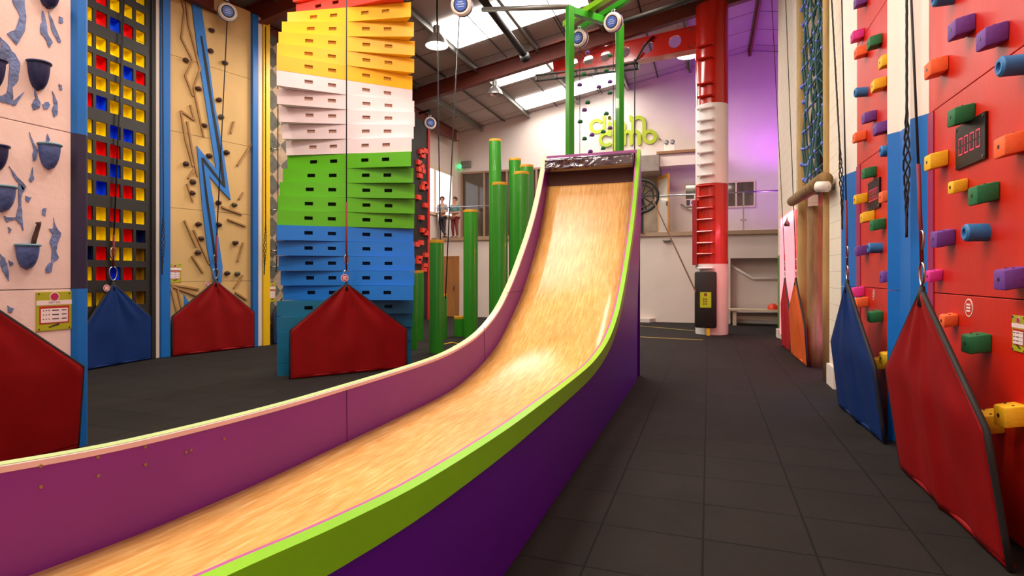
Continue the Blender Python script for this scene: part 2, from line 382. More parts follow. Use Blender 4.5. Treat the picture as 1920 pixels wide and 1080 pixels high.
rail = thing('balcony_railing', 'thin steel railing on the balcony in front of the two people', 'railing', (-7, 18.35, 2.84))
zr = zat(-8.5, 18.35, 388)
b = MB(); b.cyl((-9.45, 18.35, zr), (-2.5, 18.35, zr), .022, n=8); b.build('handrail', M_steel, rail, True)
for x in (-9.3, -8.2, -6.9, -5.5, -4.0): MB().cyl((x, 18.35, 2.84), (x, 18.35, zr), .02, n=8).build('post', M_steel, rail, True)

# ------------------------------------------------------------------ slide
top = [(-.6, .99), (.2, .94), (.87, .865), (1.3, .805), (1.8, .755), (2.6, .72), (3.35, .712), (4.2, .712), (4.75, .725), (5.2, .765), (5.6, .83), (5.95, .93), (6.3, 1.08), (6.6, 1.27), (6.9, 1.5), (7.2, 1.77), (7.5, 2.06), (7.8, 2.4), (8.05, 2.75), (8.25, 3.08), (8.4, 3.34)]
bed = [(-.6, .6), (.2, .5), (.9, .4), (1.43, .352), (1.86, .322), (2.46, .306), (3.3, .31), (4.1, .315), (4.7, .325), (5.1, .355), (5.5, .42), (5.9, .52), (6.3, .67), (6.7, .9), (7.1, 1.17), (7.4, 1.43), (7.7, 1.74), (7.95, 2.03), (8.2, 2.4), (8.36, 2.7), (8.44, 2.86)]
def cr(pts, k=5):
    out = []
    for i in range(len(pts)-1):
        p = [pts[max(i-1, 0)], pts[i], pts[i+1], pts[min(i+2, len(pts)-1)]]
        for j in range(k):
            t = j/k
            out.append(tuple(.5*((2*p[1][a])+(-p[0][a]+p[2][a])*t+(2*p[0][a]-5*p[1][a]+4*p[2][a]-p[3][a])*t*t+(-p[0][a]+3*p[1][a]-3*p[2][a]+p[3][a])*t**3) for a in range(len(p[1]))))
    out.append(pts[-1]); return out
T = cr(top); B = cr(bed)
XL0, XL1, XR0, XR1 = -2.42, -2.37, -1.01, -.965
sl = thing('drop_slide', 'tall purple drop slide with plywood bed and lime green edges', 'slide', ((XL0+XR1)/2, 5, 0))
b = MB(); uvl = b.bm.loops.layers.uv.new('UVMap'); acc = 0; rows = []
for i, (y, z) in enumerate(B):
    if i: acc += math.hypot(y-B[i-1][0], z-B[i-1][1])
    rows.append((acc, [b.v((XL1+(XR0-XL1)*k/6, y, z)) for k in range(7)]))
for (a0, r0), (a1, r1) in zip(rows, rows[1:]):
    for k in range(6):
        f = b.f([r0[k], r0[k+1], r1[k+1], r1[k]])
        for lp, uv in zip(f.loops, ((a0, k/6*1.36), (a0, (k+1)/6*1.36), (a1, (k+1)/6*1.36), (a1, k/6*1.36))): lp[uvl].uv = uv
o = b.build('slide_bed', M_ply, sl, True)
md = o.modifiers.new('thick', 'SOLIDIFY'); md.thickness = .03; md.offset = -1
def side(x0, x1, name, m, lo, back):
    b = MB(); pts = [(x0, y, z) for y, z in T]+[(x0, y, z) for y, z in back]+[(x0, y, z) for y, z in lo]
    b.prism(pts, (x1-x0, 0, 0)); return b.build(name, m, sl)
back = [(8.62, 3.2), (8.7, 2.8), (8.62, 2.3), (8.4, 1.7), (8.22, 1.2), (8.15, .6), (8.14, 0)]
side(XR0, XR1, 'right_side_panel', M_purple, [(-.6, 0)], back)
side(XL0, XL1, 'left_side_panel', M_plum, [(-.6, 0)], back)
def offs(pts, d):
    out = []
    for i in range(len(pts)):
        a = pts[max(i-1, 0)]; c = pts[min(i+1, len(pts)-1)]; ty, tz = c[0]-a[0], c[1]-a[1]; l = math.hypot(ty, tz)
        out.append((pts[i][0]+tz/l*d, pts[i][1]-ty/l*d))
    return out
def ribbon(name, m, xa, xb, d0, d1):
    P = offs(T, d0); Q = offs(T, d1); b = MB()
    R = [[b.v((xa, *p)), b.v((xb, *p)), b.v((xb, *q)), b.v((xa, *q))] for p, q in zip(P, Q)]
    for A, D in zip(R, R[1:]):
        for k in range(4): b.f([A[k], A[(k+1) % 4], D[(k+1) % 4], D[k]])
    b.f(R[0]); b.f(R[-1][::-1]); return b.build(name, m, sl, 'auto')
ribbon('edge_cap', M_lime, XR0+.012, XR1+.018, -.012, .105)
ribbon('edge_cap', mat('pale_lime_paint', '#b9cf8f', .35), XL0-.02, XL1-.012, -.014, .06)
ribbon('edge_lining', mat('magenta_paint', '#b0489a', .4), XR0-.006, XR0+.011, -.009, .1)
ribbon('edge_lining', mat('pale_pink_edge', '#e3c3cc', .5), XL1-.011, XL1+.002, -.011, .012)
M_pad = mat('dark_plum_board', '#5e2a4c', .5)
MB().box(XL1, XR0, 8.42, 8.47, 2.5, 3.32).build('back_board', mat('dark_brown_board', '#4b241c', .6), sl)
MB().box(XL1, XR0, 8.36, 8.47, 3.29, 3.335).build('top_rail', mat('purple_rail', '#a04d92', .4), sl)
MB().box(XL0, XR1, 8.47, 8.5, 0, 3.3).build('rear_panel', M_purple, sl)
b = MB(); nx, nz = 90, 24   # wrinkled vinyl pad under the rail
grid = []
for j in range(nz+1):
    row = []
    for i in range(nx+1):
        x = XL1+.02+(XR0-XL1-.04)*i/nx; z = 3.06+.215*j/nz
        e = min(j, nz-j, 6)/6
        wv = noise.noise(V((x*4+z*4, z*9, 1)))*.03+abs(noise.noise(V((x*7-z*9, z*4, 5))))*.05
        row.append(b.v((x, 8.19+.06*(1-e)**2-wv*(.25 if x > -1.6 else 1)*e, z)))
    grid.append(row)
for j in range(nz):
    for i in range(nx): b.f([grid[j][i], grid[j][i+1], grid[j+1][i+1], grid[j+1][i]])
e0 = b.v((XL1+.02, 8.42, 3.06)); e1 = b.v((XR0-.02, 8.42, 3.06)); e2 = b.v((XR0-.02, 8.42, 3.275)); e3 = b.v((XL1+.02, 8.42, 3.275))
b.f([e0, e1]+[g for g in grid[0][::-1]]); b.f([e3, e2]+[g for g in grid[-1][::-1]]); b.f([e0, e3]+[r[0] for r in grid[::-1]]); b.f([e1, e2]+[r[-1] for r in grid[::-1]])
b.build('header_pad', mat('shiny_plum_vinyl', '#3c2233', .13, spec=.9, coat=1.0), sl, True, 'shiny wrinkled dark plum vinyl')
for y0_, in ((3.37,), (5.9,), (6.55,)):   # joints of the inner left wall
    pass
M_joint = mat('dark_joint', '#3a1626', .7)
def joint(u0, v0, u1, v1):
    a = onX(u0, v0, XL1+.001); c = onX(u1, v1, XL1+.001); b = MB(); b.tube([a, c], .003, 4); b.build('panel_joint', M_joint, sl)
joint(650, 729, 651, 832); joint(908, 614, 909, 679); joint(950, 549, 981, 545)
b = MB()
for u, v in ((76, 874), (76, 913), (183, 857), (184, 892), (272, 838), (272, 871), (348, 848), (358, 844), (420, 823)):
    p = onX(u, v, XL1); b = MB(); b.cyl((XL1-.002, p.y, p.z), (XL1+.003, p.y, p.z), .007, n=8); b.build('screw_head', mat('brass_screws', '#8c6f3a', .5), sl)

# ------------------------------------------------------------------ gates (triangular mats across the foot of each climb)
def gate(BL, BR, R, A, L, col, label, edge=None, floor_flap=True, name='barrier_mat'):
    BL, BR, R, A, L = map(V, (BL, BR, R, A, L)); mid = (BL+BR)/2
    g = thing(name, label, 'safety mat', (mid.x, mid.y, 0))
    nrm = (BR-BL).cross(V((0, 0, 1))).normalized()
    if nrm.dot(V((0, 0, 1.5))-mid) < 0 and nrm.dot(-mid) < 0: nrm = -nrm
    b = MB(); NX, NZ = 28, 30; rows = []
    for j in range(NZ+1):
        t = j/NZ; row = []
        for i in range(NX+1):
            a = i/NX
            if t < .45: q = t/.45; l = BL.lerp(L, q); r = BR.lerp(R, q)
            else:
                q = (t-.45)/.55*.97; l = L.lerp(A, q); r = R.lerp(A, q)
            p = l.lerp(r, a)
            e = min(1, 4*a, 4*(1-a), 5*(1-t)+.1)
            p = p+nrm*(e*(.012*math.sin(a*17+t*3)*(.3+t)+.02*noise.noise(V((a*5, t*3, len(label))))+.018*math.exp(-((a-.5)/.03)**2)))
            row.append(b.v(p))
        rows.append(row)
    for j in range(NZ):
        for i in range(NX): b.f([rows[j][i], rows[j][i+1], rows[j+1][i+1], rows[j+1][i]])
    o = b.build('mat_panel', col, g, True)
    md = o.modifiers.new('t', 'SOLIDIFY'); md.thickness = .03; md.offset = 0
    ec = edge or M_rope
    top_ = [V(BL), V(L), L.lerp(A, .97), R.lerp(A, .97), V(R), V(BR)]
    b = MB(); pts = []
    for p, q in zip(top_, top_[1:]):
        for k in range(4): pts.append(p.lerp(q, k/4))
    pts.append(top_[-1]); b.tube(pts, .017, 8); b.build('edging', ec, g, True)
    b = MB(); b.tube([BL+V((0, 0, .02)), BR+V((0, 0, .02))], .02, 8); b.build('bottom_roll', col, g, True)
    b = MB(); b.tube([A+V((-.0, 0, -.1)), A+V((0, 0, .03))], [.03, .018], 8); b.build('hanging_loop', M_rope, g, True)
    return A
def karabiner(mb, c, w, h, ax, r=.007):
    c = V(c); ax = V(ax).normalized(); pts = []
    for k in range(20):
        t = 2*math.pi*k/20; pts.append(c+ax*(math.cos(t)*w/2*(1+.2*math.sin(t)))+V((0, 0, math.sin(t)*h/2)))
    mb.tube(pts, r, 6, closed=True)
def belay(A, top, ax, label, big=1.0, red=.5, bundle=None, clip_mat=M_steel, group=None):
    """webbing line from the mat's clip up to the belay device"""
    A = V(A); top = V(top); t = thing('belay_line', label, 'belay line', A+V((0, 0, .05)), 0, group)
    b = MB(); karabiner(b, A+V((0, 0, .11*big)), .085*big, .15*big, ax, .008*big); b.build('carabiner', clip_mat, t, True)
    b = MB(); karabiner(b, A+V((0, 0, .33*big)), .06*big, .13*big, ax, .007*big); b.build('carabiner', clip_mat, t, True)
    k0 = A+V((0, 0, .18*big)); k1 = A+V((0, 0, .3*big)); d = (top-k1)
    q = k1+d*min(.9, red/d.length)
    b = MB(); b.tube([k0, q], .012*big, 6); b.build('lower_webbing', M_redweb, t, True)
    b = MB(); b.tube([q, top], .008*big, 6); b.build('webbing', M_rope, t, True)
    return t
def mcol(name, c): return mat(name, c, .6, .1, 5, .04, 60, spec=.2)
V_red = mcol('red_vinyl', '#860408'); V_blue = mcol('blue_vinyl', '#0a2b66'); V_or = mcol('orange_vinyl', '#d0571c'); V_dred = mcol('crimson_vinyl', '#a81822')
def base_gate(u0, v0, u1, v1, vL, vR, vA, fA, col, label, lean=(0, 0, 0), flip=1, leanA=0, name='barrier_mat'):
    a = onZ(u0, v0); c = onZ(u1, v1); ln = V(lean)
    L = V((a.x, a.y, 0))+ln; L.z = zat(L.x, L.y, vL); R = V((c.x, c.y, 0))+ln; R.z = zat(R.x, R.y, vR)
    m = a.lerp(c, fA)+ln; m.z = zat(m.x, m.y, vA)
    a.z = c.z = .01
    gate(a, c, R, m, L, col, label, name=name); return m
# 1 near left
A1 = gate((-5.12, 1.55, .01), (-5.12, 3.3, .01), (-5.05, 3.3, zat(-5.05, 3.3, 688)), (-5.05, 2.42, 1.46), (-5.05, 1.55, .75), V_red, 'dark red barrier mat in the left foreground against the pink wall'), 0
A_blk = base_gate(150, 697, 286, 673, 625, 598, 532, .42, V_blue, 'blue barrier mat in front of the black wall of coloured squares')
A_bolt = base_gate(323, 669, 476, 651, 594, 585, 527, .5, V_red, 'red barrier mat below the blue lightning bolt')
A_tow = base_gate(544, 712, 762, 690, 620, 617, 532, .455, V_red, 'red barrier mat in front of the rainbow stack of boxes')
A_dia = base_gate(513, 646, 560, 632, 590, 585, 540, .5, V_blue, 'navy barrier mat half hidden left of the rainbow stack')
A_tet = base_gate(770, 604, 806, 597, 555, 550, 528, .6, V_blue, 'indigo barrier mat glimpsed behind the short green poles')
A_dr = base_gate(1467, 648, 1483, 661, 569, 583, 524, .45, V_dred, 'narrow dark red barrier mat furthest along the right wall', (-.02, 0, 0))
A_or = base_gate(1484.5, 663, 1514.7, 689, 581, 613, 524, .45, V_or, 'orange barrier mat by the cargo net', (-.04, 0, 0))
A_b2 = base_gate(1575, 762, 1659, 833, 640, 685, 530, .42, V_blue, 'blue barrier mat in front of the far red panel', (-.08, 0, 0))
A_r2 = base_gate(1692, 880, 1895, 1073, 690, 805, 545, .45, V_red, 'large red barrier mat in the right foreground', (-.1, 0, 0))

# ------------------------------------------------------------------ holds
HM = {'purple': mat('hold_purple', '#6b3795', .6, .1, 20, .1, 60), 'orange': mat('hold_orange', '#f3672f', .6, .1, 20, .1, 60), 'yellow': mat('hold_yellow', '#efb913', .6, .1, 20, .1, 60),
      'green': mat('hold_green', '#0f6d3c', .6, .1, 20, .1, 60), 'blue': mat('hold_blue', '#2e76b5', .6, .1, 20, .1, 60), 'pink': mat('hold_pink', '#d62a93', .6, .1, 20, .1, 60), 'brown': mat('hold_brown', '#4b2a1e', .7, .2, 20, .2, 60)}
M_bolt = mat('bolt_black', '#1a1a1a', .4)
def wedge(fr, a, z, col, label, w=.16, h=.14, dp=.11, tilt=0.0, group=None):
    t = thing('climbing_hold', label, 'climbing hold', fr.w(a, 0, z-h/2), 0, group)
    b = MB(fr.M @ Matrix.Translation((a, 0, z)) @ Matrix.Rotation(tilt, 4, 'Y'))
    P = [(-w/2, 0, -h*.32), (w/2, 0, -h*.32), (w/2, 0, h*.5), (-w/2, 0, h*.5)]
    Q = [(-w*.42, dp, -h*.5), (w*.42, dp, -h*.5), (w*.42, dp, h*.34), (-w*.42, dp, h*.34)]
    p = [b.v(q) for q in P]; q = [b.v(x) for x in Q]
    b.f(p); b.f(q)
    for i in range(4): b.f([p[i], p[(i+1) % 4], q[(i+1) % 4], q[i]])
    bmesh.ops.bevel(b.bm, geom=list(b.bm.edges), offset=.012, segments=2, affect='EDGES', profile=.5)
    b.build('hold_body', HM[col], t, 'auto')
    b = MB(fr.M @ Matrix.Translation((a, 0, z)) @ Matrix.Rotation(tilt, 4, 'Y'))
    b.cyl((0, dp-.004, -h*.05), (0, dp+.002, -h*.05), .012, n=10); b.build('bolt', M_bolt, t)
    b = MB(fr.M @ Matrix.Translation((a, 0, z)) @ Matrix.Rotation(tilt, 4, 'Y'))
    for k in (-.28, .28): b.cyl((k*w, dp*.55, h*.36), (k*w, dp*.55, h*.44), .007, n=8)
    b.build('screw_holes', M_bolt, t)
    return t
def drum(fr, a, z, col, label, r=.065, dp=.12):
    t = thing('climbing_hold', label, 'climbing hold', fr.w(a, 0, z-r), 0)
    R = Matrix.Rotation(-math.pi/2, 3, 'X')
    b = MB(fr.M); b.lathe([(0, 0), (r, 0), (r, dp-.012), (r-.012, dp), (r*.5, dp), (r*.42, dp-.03), (0, dp-.03)], (a, 0, z), 24, R); b.build('hold_body', HM[col], t, 'auto')
    b = MB(fr.M); b.cyl((a, dp-.03, z), (a, dp-.02, z), .013, n=8); b.build('bolt', M_bolt, t); return t

# ------------------------------------------------------------------ right red speed panels
FP = Frame(1.62, 0, 0, -1)
M_timerglass = mat('timer_glass', '#120b0d', .35, spec=.3)
M_led = mat('red_led', (.8, .05, .12, 1), .4, emit=.35)
def seampanel(y0, y1, label, seams=(1.362, 2.75, 4.15, 5.55), z1=8.7):
    p = thing('speed_climb_panel', label, 'climbing wall', (1.6, (y0+y1)/2, 0))
    zz = [0.0]+list(seams)+[6.95, z1]
    for a, c in zip(zz, zz[1:]):
        b = MB(); b.box(1.62, 1.66, y0, y1, a+.003, c-.003, .003); b.build('board', M_red, p)
    MB().box(1.65, 1.67, y0, y1, 0, z1).build('backing', M_black, p)
    return p
seampanel(3.3, 5.2, 'large glossy red climbing panel in the right foreground with coloured holds')
seampanel(6.0, 7.45, 'narrow red climbing panel beyond the blue and white posts')
def post(name, poly, zs, mats_, label):
    p = thing(name, label, 'post', (poly[0][0], poly[0][1], 0))
    for (z0, z1), m in zip(zs, mats_):
        b = MB(); b.prism([(x, y, z0) for x, y in poly], (0, 0, z1-z0)); b.build('trim_board', m, p)
M_cream = mat('cream_paint', '#eadfd6', .5, .03)
def ppost(yn, yf, label, zb=2.76):
    post('panel_post', [(1.54, yf), (1.54, yf-.012), (1.62, yn), (1.7, yn), (1.7, yf)], [(0, 1.355), (1.36, zb), (zb, 8.7)], [M_blue, M_blue, M_cream], label)
ppost(5.84, 5.97, 'blue and cream angled post at the near end of the narrow red panel', 2.78)
ppost(5.2, 5.36, 'blue and cream angled post at the far end of the large red panel', 2.76)
ppost(7.45, 7.86, 'blue and cream angled post against the block wall', 2.71)
MB().box(1.6, 1.7, 5.36, 5.84, 0, 8.6).build('panel_gap', M_blue) if False else None
b = MB(); b.box(1.6, 1.68, 5.36, 5.84, 2.77, 8.7); struct(b.build('trim_2', M_cream), 'cream board between the panel posts')
b = MB(); b.box(1.6, 1.68, 5.36, 5.84, 0, 2.77); struct(b.build('trim_5', M_blue), 'blue board between the panel posts')
b = MB(); b.box(1.612, 1.619, 5.09, 5.2, 0, 2.745); struct(b.build('violet_tint_1', mat('violet_light_tint', '#9c1f52', .4)))  # violet light along the panel edge, painted as a thin strip
b = MB(); b.box(1.612, 1.619, 7.28, 7.45, 0, 2.745); struct(b.build('violet_tint_2', mat('violet_light_tint', '#9c1f52', .4)))  # same violet light painted on the far panel's edge
H2 = [(1800, 53, 'purple', 'upper left purple wedge hold of the pair near the top of the large red panel'), (1857, 70, 'purple', 'right purple wedge hold of the pair near the top of the large red panel'),
 (1753, 128, 'orange', 'orange wedge hold above the diagonal seam of the large red panel'), (1799, 217, 'green', 'green wedge hold just above left of the near timer display'),
 (1893, 272, 'orange', 'orange wedge hold right of the near timer display'), (1753, 302, 'yellow', 'yellow wedge hold left of the near timer display'), (1789, 350, 'yellow', 'small yellow hold below the near timer display'),
 (1841, 364, 'green', 'green wedge hold below the near timer display'), (1765, 447, 'purple', 'purple wedge hold left of the blue drum on the large red panel'), (1893, 522, 'purple', 'purple wedge hold just above the low seam of the large red panel'),
 (1745, 517, 'pink', 'pink hold behind the big carabiner of the red mat'), (1772, 600, 'orange', 'small orange hold beside the edge of the big red mat'), (1827, 643, 'green', 'green wedge hold beneath the oval sticker'),
 (1893, 778, 'yellow', 'large yellow wedge hold lowest on the large red panel'), (1851, 790, 'yellow', 'yellow hold half hidden by the red mat edge')]
for u, v, c, lab in H2:
    a, z = FP.px(u, v, .06); sm = .75 if ('small' in lab or c == 'pink') else 1
    wedge(FP, a, z, c, lab, .155*sm, .135*sm, .11*sm, random.uniform(-.08, .08))
for u, v, lab in ((1897, 123, 'blue drum hold at the upper right edge of the large red panel'), (1829, 436, 'blue drum hold in the middle of the large red panel'), (1768, -4, 'blue drum hold cut off at the top of the picture')):
    a, z = FP.px(u, v, .06); drum(FP, a, z, 'blue', lab, .055)
H1 = [(1612, 3, 'purple', 'topmost purple hold on the narrow red panel'), (1606, 68, 'pink', 'pink hold near the top left of the narrow red panel'), (1638, 80, 'green', 'topmost green hold on the narrow red panel'),
 (1613, 98, 'orange', 'topmost orange hold on the narrow red panel'), (1661, 115, 'yellow', 'yellow hold at the right edge high on the narrow red panel'), (1646, 160, 'yellow', 'small yellow hold right of the upper blue drum on the narrow panel'),
 (1628, 220, 'purple', 'left purple hold of the close pair on the narrow red panel'), (1650, 241, 'purple', 'right purple hold of the close pair on the narrow red panel'), (1610, 257, 'orange', 'orange hold above the upper seam on the narrow red panel'),
 (1628, 324, 'green', 'green hold above the far timer display'), (1612, 373, 'yellow', 'yellow hold left of the far timer display'), (1662, 368, 'orange', 'orange hold right of the far timer display'),
 (1625, 407, 'yellow', 'yellow hold below the far timer display'), (1644, 421, 'green', 'green hold below the far timer display'), (1614, 470, 'purple', 'purple hold beside the blue mat line on the narrow panel'),
 (1663, 518, 'purple', 'purple hold just above the low seam of the narrow panel'), (1607, 547, 'pink', 'pink hold near the clips of the right blue mat'), (1614, 567, 'orange', 'orange hold behind the right blue mat apex'),
 (1639, 593, 'green', 'lowest green hold on the narrow red panel'), (1663, 671, 'yellow', 'lowest large yellow hold on the narrow red panel'), (1646, 681, 'yellow', 'yellow hold peeping over the right blue mat')]
for u, v, c, lab in H1:
    a, z = FP.px(u, v, .06); wedge(FP, a, z, c, lab, .15, .125, .11, random.uniform(-.08, .08))
for u, v, lab in ((1614, 173, 'upper left blue drum hold on the narrow red panel'), (1664, 283, 'blue drum hold against the blue post on the narrow panel'), (1640, 465, 'blue drum hold in the middle of the narrow red panel')):
    a, z = FP.px(u, v, .06); drum(FP, a, z, 'blue', lab, .052)
def timer(u, v, w, h, label):
    a, z = FP.px(u, v, .01); t = thing('timer_display', label, 'timer', FP.w(a, 0, z-h/2))
    b = MB(FP.M); b.box(a-w/2, a+w/2, 0, .018, z-h/2, z+h/2, .003); b.build('cover', M_timerglass, t)
    b = MB(FP.M)
    for i in (-1, 1):
        for j in (-1, 1): b.cyl((a+i*(w/2-.02), .018, z+j*(h/2-.02)), (a+i*(w/2-.02), .024, z+j*(h/2-.02)), .008, n=8)
    b.build('screws', M_steel, t)
    for k in range(4):
        ca = a-w*.29+k*w*.195; dw, dh, th = w*.065, h*.2, .004; b = MB(FP.M)
        for (x0, x1, y0, y1) in ((-dw, dw, dh-th*2, dh), (-dw, dw, -dh, -dh+th*2), (-dw, -dw+th, .006, dh), (dw-th, dw, .006, dh), (-dw, -dw+th, -dh, -.006), (dw-th, dw, -dh, -.006)):
            b.box(ca+x0, ca+x1, .0185, .02, z-.0+y0, z+y1)
        b.build('digit', M_led, t, label='dim red seven segment zero')
timer(1820, 267, .44, .29, 'black timer display with dim red zeros on the large red panel')
timer(1639, 365, .42, .3, 'black timer display on the narrow red panel')
def disc_sign(fr, a, z, r, col, label, ring=None, name='sticker', sx=1.0):
    t = thing(name, label, 'sticker', fr.w(a, 0, z-r))
    b = MB(fr.M); b.prism([(a+sx*r*math.cos(q*math.pi/12), 0, z+r*math.sin(q*math.pi/12)) for q in range(24)], (0, .003, 0)); b.build('disc', ring or M_cream, t)
    b = MB(fr.M); b.prism([(a+sx*r*.86*math.cos(q*math.pi/12), .003, z+r*.86*math.sin(q*math.pi/12)) for q in range(24)], (0, .001, 0)); b.build('face', col, t)
    b = MB(fr.M)
    for k in (-.35, 0, .35): b.box(a-sx*r*.5, a+sx*r*.5, .004, .005, z+k*r-.1*r, z+k*r+.1*r)
    b.build('lettering', ring or M_cream, t); return t
a, z = FP.px(1817, 577); disc_sign(FP, a, z, .06, M_red, 'round white outlined sticker on the large red panel under the seam')
a, z = FP.px(1638, 553); disc_sign(FP, a, z, .055, M_red, 'small pale oval sticker on the narrow red panel', sx=.6)
M_sg = mat('sign_olive', '#aaa818', .5); M_pk = mat('sign_magenta', '#b4254f', .5); M_sw = mat('sign_white', '#ecd6d8', .5); M_rd = mat('sign_red', '#b0231c', .5); M_ink = mat('sign_ink', '#2a2226', .6)
def info_sign(fr, u, v, w, h, label, words=None, n=0.0):
    a, z = fr.px(u, v, n); t = thing('instruction_sign', label, 'sign', fr.w(a, n, z-h/2))
    M = fr.M @ Matrix.Translation((a, n, z))
    b = MB(M); b.box(-w/2, w/2, 0, .008, -h/2, h/2, .003); b.build('board', M_sg, t)
    b = MB(M); b.box(-w/2, w/2, .008, .0095, h*.16, h*.3-.02*h); b.build('title_strip', M_sw, t)
    b = MB(M); b.box(-w*.42, w*.42, .008, .0095, -h*.32, h*.13); b.build('table_border', M_rd, t)
    b = MB(M); b.box(-w*.38, w*.38, .0095, .0105, -h*.29, h*.07); b.build('table', M_sw, t)
    b = MB(M)
    for j in range(3):
        zz = h*.02-j*h*.11
        for x0, x1 in ((-.33, -.3), (-.25, -.22), (-.17, -.14), (-.07, .12), (.2, .34)): b.box(-x0*w if fr.n.x > 0 and False else x0*w, x1*w, .0105, .0112, zz-.012*h, zz+.012*h)
    b.build('table_marks', M_ink, t)
    b = MB(M); b.prism([(w*.14*math.cos(q*math.pi/10), .0085, h*.37+w*.14*math.sin(q*math.pi/10)) for q in range(20)], (0, .0015, 0)); b.build('badge_ring', M_sw, t)
    b = MB(M); b.prism([(w*.115*math.cos(q*math.pi/10), .01, h*.37+w*.115*math.sin(q*math.pi/10)) for q in range(20)], (0, .0012, 0)); b.build('badge', M_pk, t)
    b = MB(M)
    for x, y in ((-.43, .45), (.43, .45), (-.43, -.45), (.43, -.45)): b.cyl((x*w, .008, y*h), (x*w, .011, y*h), .006, n=8)
    b.build('screws', M_ink, t)
    b = MB(M)
    for k in range(5): b.box(-w*.16+k*w*.06, -w*.13+k*w*.06+.006, .008, .0095, -h*.42+k*.004, -h*.39+k*.006)
    b.build('logo_mark', M_ink, t)
    if words: text('title', words, h*.075, fr.face(a, n+.0097, z+h*.22), M_ink, t, .0003)
    return t
info_sign(FP, 1913, 626, .14, .2, 'yellow sign with a green and pink circle at the right picture edge')
info_sign(FP, 1671, 579, .1, .2, 'small yellow sign tucked beside the blue post on the narrow panel')
info_sign(FP, 1604, 566, .1, .22, 'small pale sign beside the clips of the right blue mat')

def tether(pts, label, r=.012):
    b = MB(); pts = [V(p) for p in pts]; P = []
    for p, q in zip(pts, pts[1:]):
        n_ = max(1, int((q-p).length/.06))
        for k in range(n_): P.append(p.lerp(q, k/n_))
    P.append(pts[-1]); z0_ = min(p.z for p in P)
    for m_ in range(3):
        Q = []
        for i, p in enumerate(P):
            h = max(0, 1-abs(p.z-z0_-.6)/.45)*.035+.006; Q.append(p+V((math.sin(i*1.1+m_*2.1)*h*.6, math.cos(i*1.1+m_*2.1)*h, 0)))
        b.tube(Q, r*.6, 5)
    return tag(b.build('tether_rope', M_rope, None, True), label, 'rope')
# ------------------------------------------------------------------ right: belay lines
axY = (0, 1, 0)
belay(A_r2, onX(1706, -60, 1.33), axY, 'webbing line with large carabiners above the right foreground red mat', 1.0, .55)
tether([onX(1700, -60, 1.5), onX(1700, 330, 1.5), onX(1700, 445, 1.5)], 'black knotted tether hanging down the blue post of the large panel')
belay(A_b2, onX(1577, -60, 1.45), axY, 'webbing line with carabiners above the right blue mat', .95, .6)
tether([onX(1556, -60, 1.5), onX(1579, 360, 1.5), onX(1579, 430, 1.5)], 'black tether bundle beside the right blue mat line')
belay(A_or, onX(1470, -80, 1.5), axY, 'belay line clipped to the orange mat', .95, .25)
belay(A_dr, onX(1443, -80, 1.45), axY, 'belay line clipped to the narrow dark red mat', .95, .25)

# ------------------------------------------------------------------ right: net climb
def wy(u, X=1.5): return onX(u, 500, X).y
net_y0, net_y1 = 9.05, 11.4
def pole(y, x, r, z0, z1, label, m=M_pole, name='timber_pole'):
    b = MB(); b.tube([(x, y, z0+(z1-z0)*k/6) for k in range(7)], [r*(1+.05*math.sin(k*2.1)) for k in range(7)], 14)
    return tag(b.build(name, m, None, True), label, 'pole')
pole(8.98, 1.6, .07, 0, 8.7, 'tall tan timber pole on the near side of the cargo net')
pole(11.55, 1.64, .085, 0, 8.7, 'tall tan timber pole on the far side of the cargo net')
pole(10.35, 1.66, .13, 0, 2.62, 'thick rough log standing upright under the cross log', M_log, 'upright_log')
b = MB(); b.tube([onX(1485, 378, 1.44), onX(1546, 337, 1.44)], [.085, .105], 16)
tag(b.build('cross_log', M_log, None, True), 'horizontal rough log across the foot of the cargo net', 'log')
b = MB(); b.cyl(onX(1533, 350, 1.36), onX(1552, 350, 1.46), .07, n=16); b.build  # camera housing
o = thing('camera_housing', 'white cylindrical lamp housing at the near end of the cross log', 'lamp', onX(1545, 360, 1.42))
b.build('housing', M_cream, o, True)
b = MB(); b.tube([onX(1552, 350, 1.46), V((1.58, 8.5, onX(1552, 350, 1.46).z))], .015, 6); b.build('bracket', M_steel, o)
# net: ropes and knots
M_net = mat('teal_net_rope', '#2f5a5c', .8); M_knot = mat('blue_knots', '#6a7ce8', .45)
net = thing('cargo_net', 'teal rope cargo net with pale blue knots hanging between timber poles', 'net', (1.7, 10.2, 2.9))
b = MB(); kb = MB(); cols = 9; zr0, zr1 = 2.95, 8.6; rows_n = 20
def npt(i, j):
    y = net_y0+(net_y1-net_y0)*i/(cols-1); f = i/(cols-1)
    return V((1.64-.1*math.sin(math.pi*f)+.03*math.sin(j*1.3+i), y, zr0+(zr1-zr0)*j/rows_n-.18*math.sin(math.pi*f)))
for i in range(1, cols-1): b.tube([npt(i, j) for j in range(rows_n+1)], .017, 5)
for j in range(rows_n+1): b.tube([npt(i, j) for i in range(cols)], .016, 5)
for j in range(rows_n): b.tube([npt(i, min(rows_n, j+(i % 2)))+V((.12, 0, .12)) for i in range(cols)], .014, 5)
b.build('net_rope', M_net, net, True)
for k in range(4):
    y = 9.7+.42*k; b = MB(); b.tube([(1.75+.12*math.sin(k), y, 2.9), (1.85, y+.1, 5.6), (1.8, y, 8.6)], .045, 6); b.build('hanging_strap', mat('teal_strap', '#2c5c58', .8) if k % 2 else M_log, net, True)
for i in range(cols):
    for j in range(rows_n+1):
        kb.ball(npt(i, j), .03 if 0 < i < cols-1 else .045, (1, 1, 1), 5)
o = kb.build('knots', M_knot, net, True); o['kind'] = 'stuff'
net2 = thing('hanging_net', 'dark blue knotted ropes hanging below the cross log', 'net', (1.9, 10.5, .1))
b = MB(); kb = MB()
